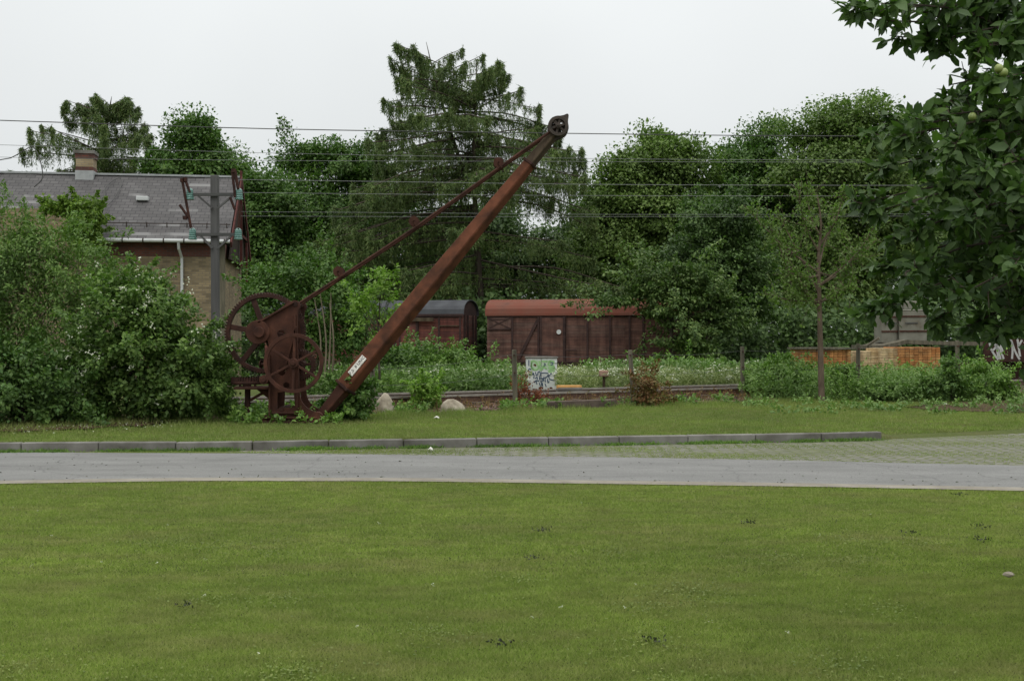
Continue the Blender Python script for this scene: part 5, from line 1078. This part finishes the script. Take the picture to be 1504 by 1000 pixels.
tag(leaves('road_litter', P, rng.normal(0, 1, (n, 3)) * np.array([1, 1, .15]), np.tile([0, 0, 1.], (n, 1)) + rng.normal(0, .35, (n, 3)), rng.uniform(.015, .05, n), .022, M['tuft']), kind='stuff')
# bare soil at the right end of the verge
so_ = MB(); pts = ragged([gp(a, b, G) for a, b in ((1330, 600), (1380, 605), (1450, 606), (1540, 608), (1540, 590), (1450, 588), (1390, 592))], 171)
so_.add([(p.x, p.y, G + .035) for p in pts], [tuple(range(len(pts)))]); tag(so_.build('bare_soil', M['soil']), kind='structure')

# ------------------------------------------------------------------ apple tree close at the right
at = thing('apple_tree', 'leafy apple tree close to the camera at the right edge, with a few green apples', 'tree', (3.9, 6.0, 0)); rng = np.random.default_rng(131)
wood = MB(); trunk = [Vector((3.9, 6.0, -.1)), Vector((3.85, 6.0, .9)), Vector((3.7, 5.95, 1.7)), Vector((3.6, 5.9, 2.6)), Vector((3.5, 5.8, 3.6))]
wood.tube(smooth_pts(trunk, 4), np.linspace(.15, .06, 17).tolist(), 10)
sprigs = []   # (start, end px, Y)
ends = [((1248, 8), 4.9), ((1290, 30), 5.0), ((1325, 55), 5.1), ((1370, 62), 5.2), ((1300, 5), 4.8), ((1400, 20), 5.4), ((1345, 15), 5.2), ((1440, 70), 5.0), ((1350, -20), 5.0), ((1430, -10), 5.2),
        ((1395, 125), 5.2), ((1372, 155), 5.4), ((1345, 175), 5.0), ((1300, 185), 5.6), ((1322, 200), 5.1), ((1282, 205), 5.3), ((1340, 235), 5.6), ((1290, 250), 5.6), ((1262, 300), 5.4), ((1290, 310), 5.8), ((1330, 300), 5.0), ((1310, 350), 5.6), ((1345, 340), 5.2), ((1295, 395), 5.6), ((1330, 400), 5.0), ((1262, 465), 5.5), ((1300, 440), 5.8), ((1345, 430), 5.3), ((1370, 470), 5.5), ((1400, 440), 5.0), ((1420, 480), 5.6), ((1450, 430), 5.0), ((1465, 495), 5.2), ((1490, 470), 5.6), ((1375, 385), 5.8), ((1420, 400), 5.3),
        ((1450, 120), 4.8), ((1490, 150), 5.0), ((1430, 180), 5.3), ((1400, 215), 4.9), ((1450, 250), 4.8), ((1490, 290), 4.7), ((1390, 270), 5.2), ((1420, 320), 4.9), ((1460, 350), 5.1), ((1490, 390), 4.7), ((1380, 310), 5.8), ((1480, 220), 5.6), ((1460, 60), 5.5), ((1495, 30), 5.0)]
Pl, Dl = [], []
for (e, Y) in ends:
    tip = W(*e, Y); zt = min(3.4, max(1.2, tip.z * .75 + .55)); st = Vector((3.65, 5.9, zt)); L = (tip - st).length
    mid = st.lerp(tip, .5) + Vector((rng.normal(0, .06), rng.normal(0, .15), .16)); cur = smooth_pts([st, st.lerp(mid, .5) + Vector((rng.normal(0, .05), rng.normal(0, .08), .06)), mid, mid.lerp(tip, .5) + Vector((rng.normal(0, .03), rng.normal(0, .05), .05)), tip], 4); wood.tube(cur, np.linspace(.014, .003, len(cur)).tolist(), 5, False)
    q = np.array([np.array(p) for p in cur])
    for j in range(32):
        t = (1 - rng.random() ** 1.3 * .8) * (len(cur) - 1); i0 = min(int(t), len(cur) - 2); c0 = q[i0] + (q[i0 + 1] - q[i0]) * (t - i0); tt_ = t / (len(cur) - 1)
        ln = rng.uniform(.06, .2) * (1.5 - tt_ if tt_ < .95 else .4); dv = unit((rng.normal(0, .6, (1, 3)) + np.array(unit((q[i0 + 1] - q[i0])[None])[0]) * .6))[0]; tp2 = c0 + dv * ln
        wood.tube([c0, tp2], [.004, .002], 3, False); k_ = 7; uu = rng.random((k_, 1)); Pl.append(c0 + (tp2 - c0) * uu + rng.normal(0, .012, (k_, 3))); Dl.append(dv * .5 + rng.normal(0, .75, (k_, 3)) + np.array([0, 0, -.35]))
# fill of the crown body out of frame and behind
P2, out2 = clumps([(np.array((3.1, 5.8, 2.1)), np.array((.85, 1.1, .95))), (np.array((3.8, 6.0, 2.9)), np.array((1.4, 1.5, 1.1))), (np.array((4.2, 6.4, 1.7)), np.array((1.2, 1.3, .7)))], 620, rng, .5)
py_ = PY - (P2[:, 2] - CAMZ) / P2[:, 1] * F; px_ = P2[:, 0] / P2[:, 1] * F + PX; k_ = (px_ > 1395) & ((py_ < 430) | (px_ > 1560)); P2, out2 = P2[k_], out2[k_]
p3, d3, n3 = puff(P2, out2, 13, .2, .8, rng); Pl.append(p3); Dl.append(d3 + np.array([0, 0, -.2]))
P = np.concatenate(Pl); D = np.concatenate(Dl); n = len(P); N = rng.normal(0, .55, (n, 3)) + np.array([-.15, -.3, .75])
leaves('crown', P, D, N, rng.uniform(.04, .1, n), rng.uniform(.026, .05, n), M['leaf_apple'], at, 'oval')
wood.build('trunk', M['bark'], at, True)
for px, py, Y in ((1467, 101, 4.75), (1474, 107, 4.75), (1428, 172, 5.0), (1331, 305, 5.0)):
    p = W(px, py, Y); mb = MB(); mb.lathe(p, [(.003, .016), (.010, .018), (.017, .010), (.019, 0), (.0165, -.011), (.008, -.017), (.002, -.016)], 12); o = mb.build('apple', M['apple'], at, True, smooth=True)
rng = np.random.default_rng(145); cc = np.column_stack([rng.uniform(-.46, .46, 26), rng.uniform(5.0, 9, 26)]); cc[:, 0] *= cc[:, 1]
i = rng.integers(0, 26, 3600); P = np.column_stack([cc[i] + rng.normal(0, 1, (3600, 2)) * rng.uniform(.04, .3, (3600, 1)), rng.uniform(.01, .026, 3600)])
tag(leaves('clover', P, rng.normal(0, 1, (3600, 3)) * np.array([1, 1, .25]), np.tile([0, 0, 1.], (3600, 1)) + rng.normal(0, .35, (3600, 3)), rng.uniform(.01, .022, 3600), .014, M['clover']), kind='stuff')
# daisies and fallen leaves on the lawn
rng = np.random.default_rng(141); n = 30; Y = rng.uniform(5, 12.5, n); X = rng.uniform(-.46, .47, n) * Y; c = np.column_stack([X, Y, np.full(n, .042)]); P = (c[:, None] + rng.normal(0, .004, (n, 4, 3))).reshape(-1, 3)
tag(leaves('daisies', P, rng.normal(0, 1, (n * 4, 3)) * np.array([1, 1, .1]), np.tile([0, 0, 1.], (n * 4, 1)) + rng.normal(0, .1, (n * 4, 3)), .012, .01, M['flower']), kind='stuff')
c = []
for px, py in ((783, 821), (797, 780), (955, 941), (1100, 769), (1440, 774), (1440, 793), (1408, 727), (735, 948), (1335, 784), (275, 890)):
    q = gp(px, py, .02); c.append(np.array(q) + rng.normal(0, 1, (30, 3)) * np.array([.035, .03, .006]))
P = np.concatenate(c); n = len(P); P[:, 2] = np.abs(P[:, 2]) + .012
tag(leaves('dark_turf_tufts', P, rng.normal(0, .6, (n, 3)) + np.array([0, 0, .5]), rng.normal(0, 1, (n, 3)), rng.uniform(.015, .03, n), .012, M['tuft']), kind='stuff')
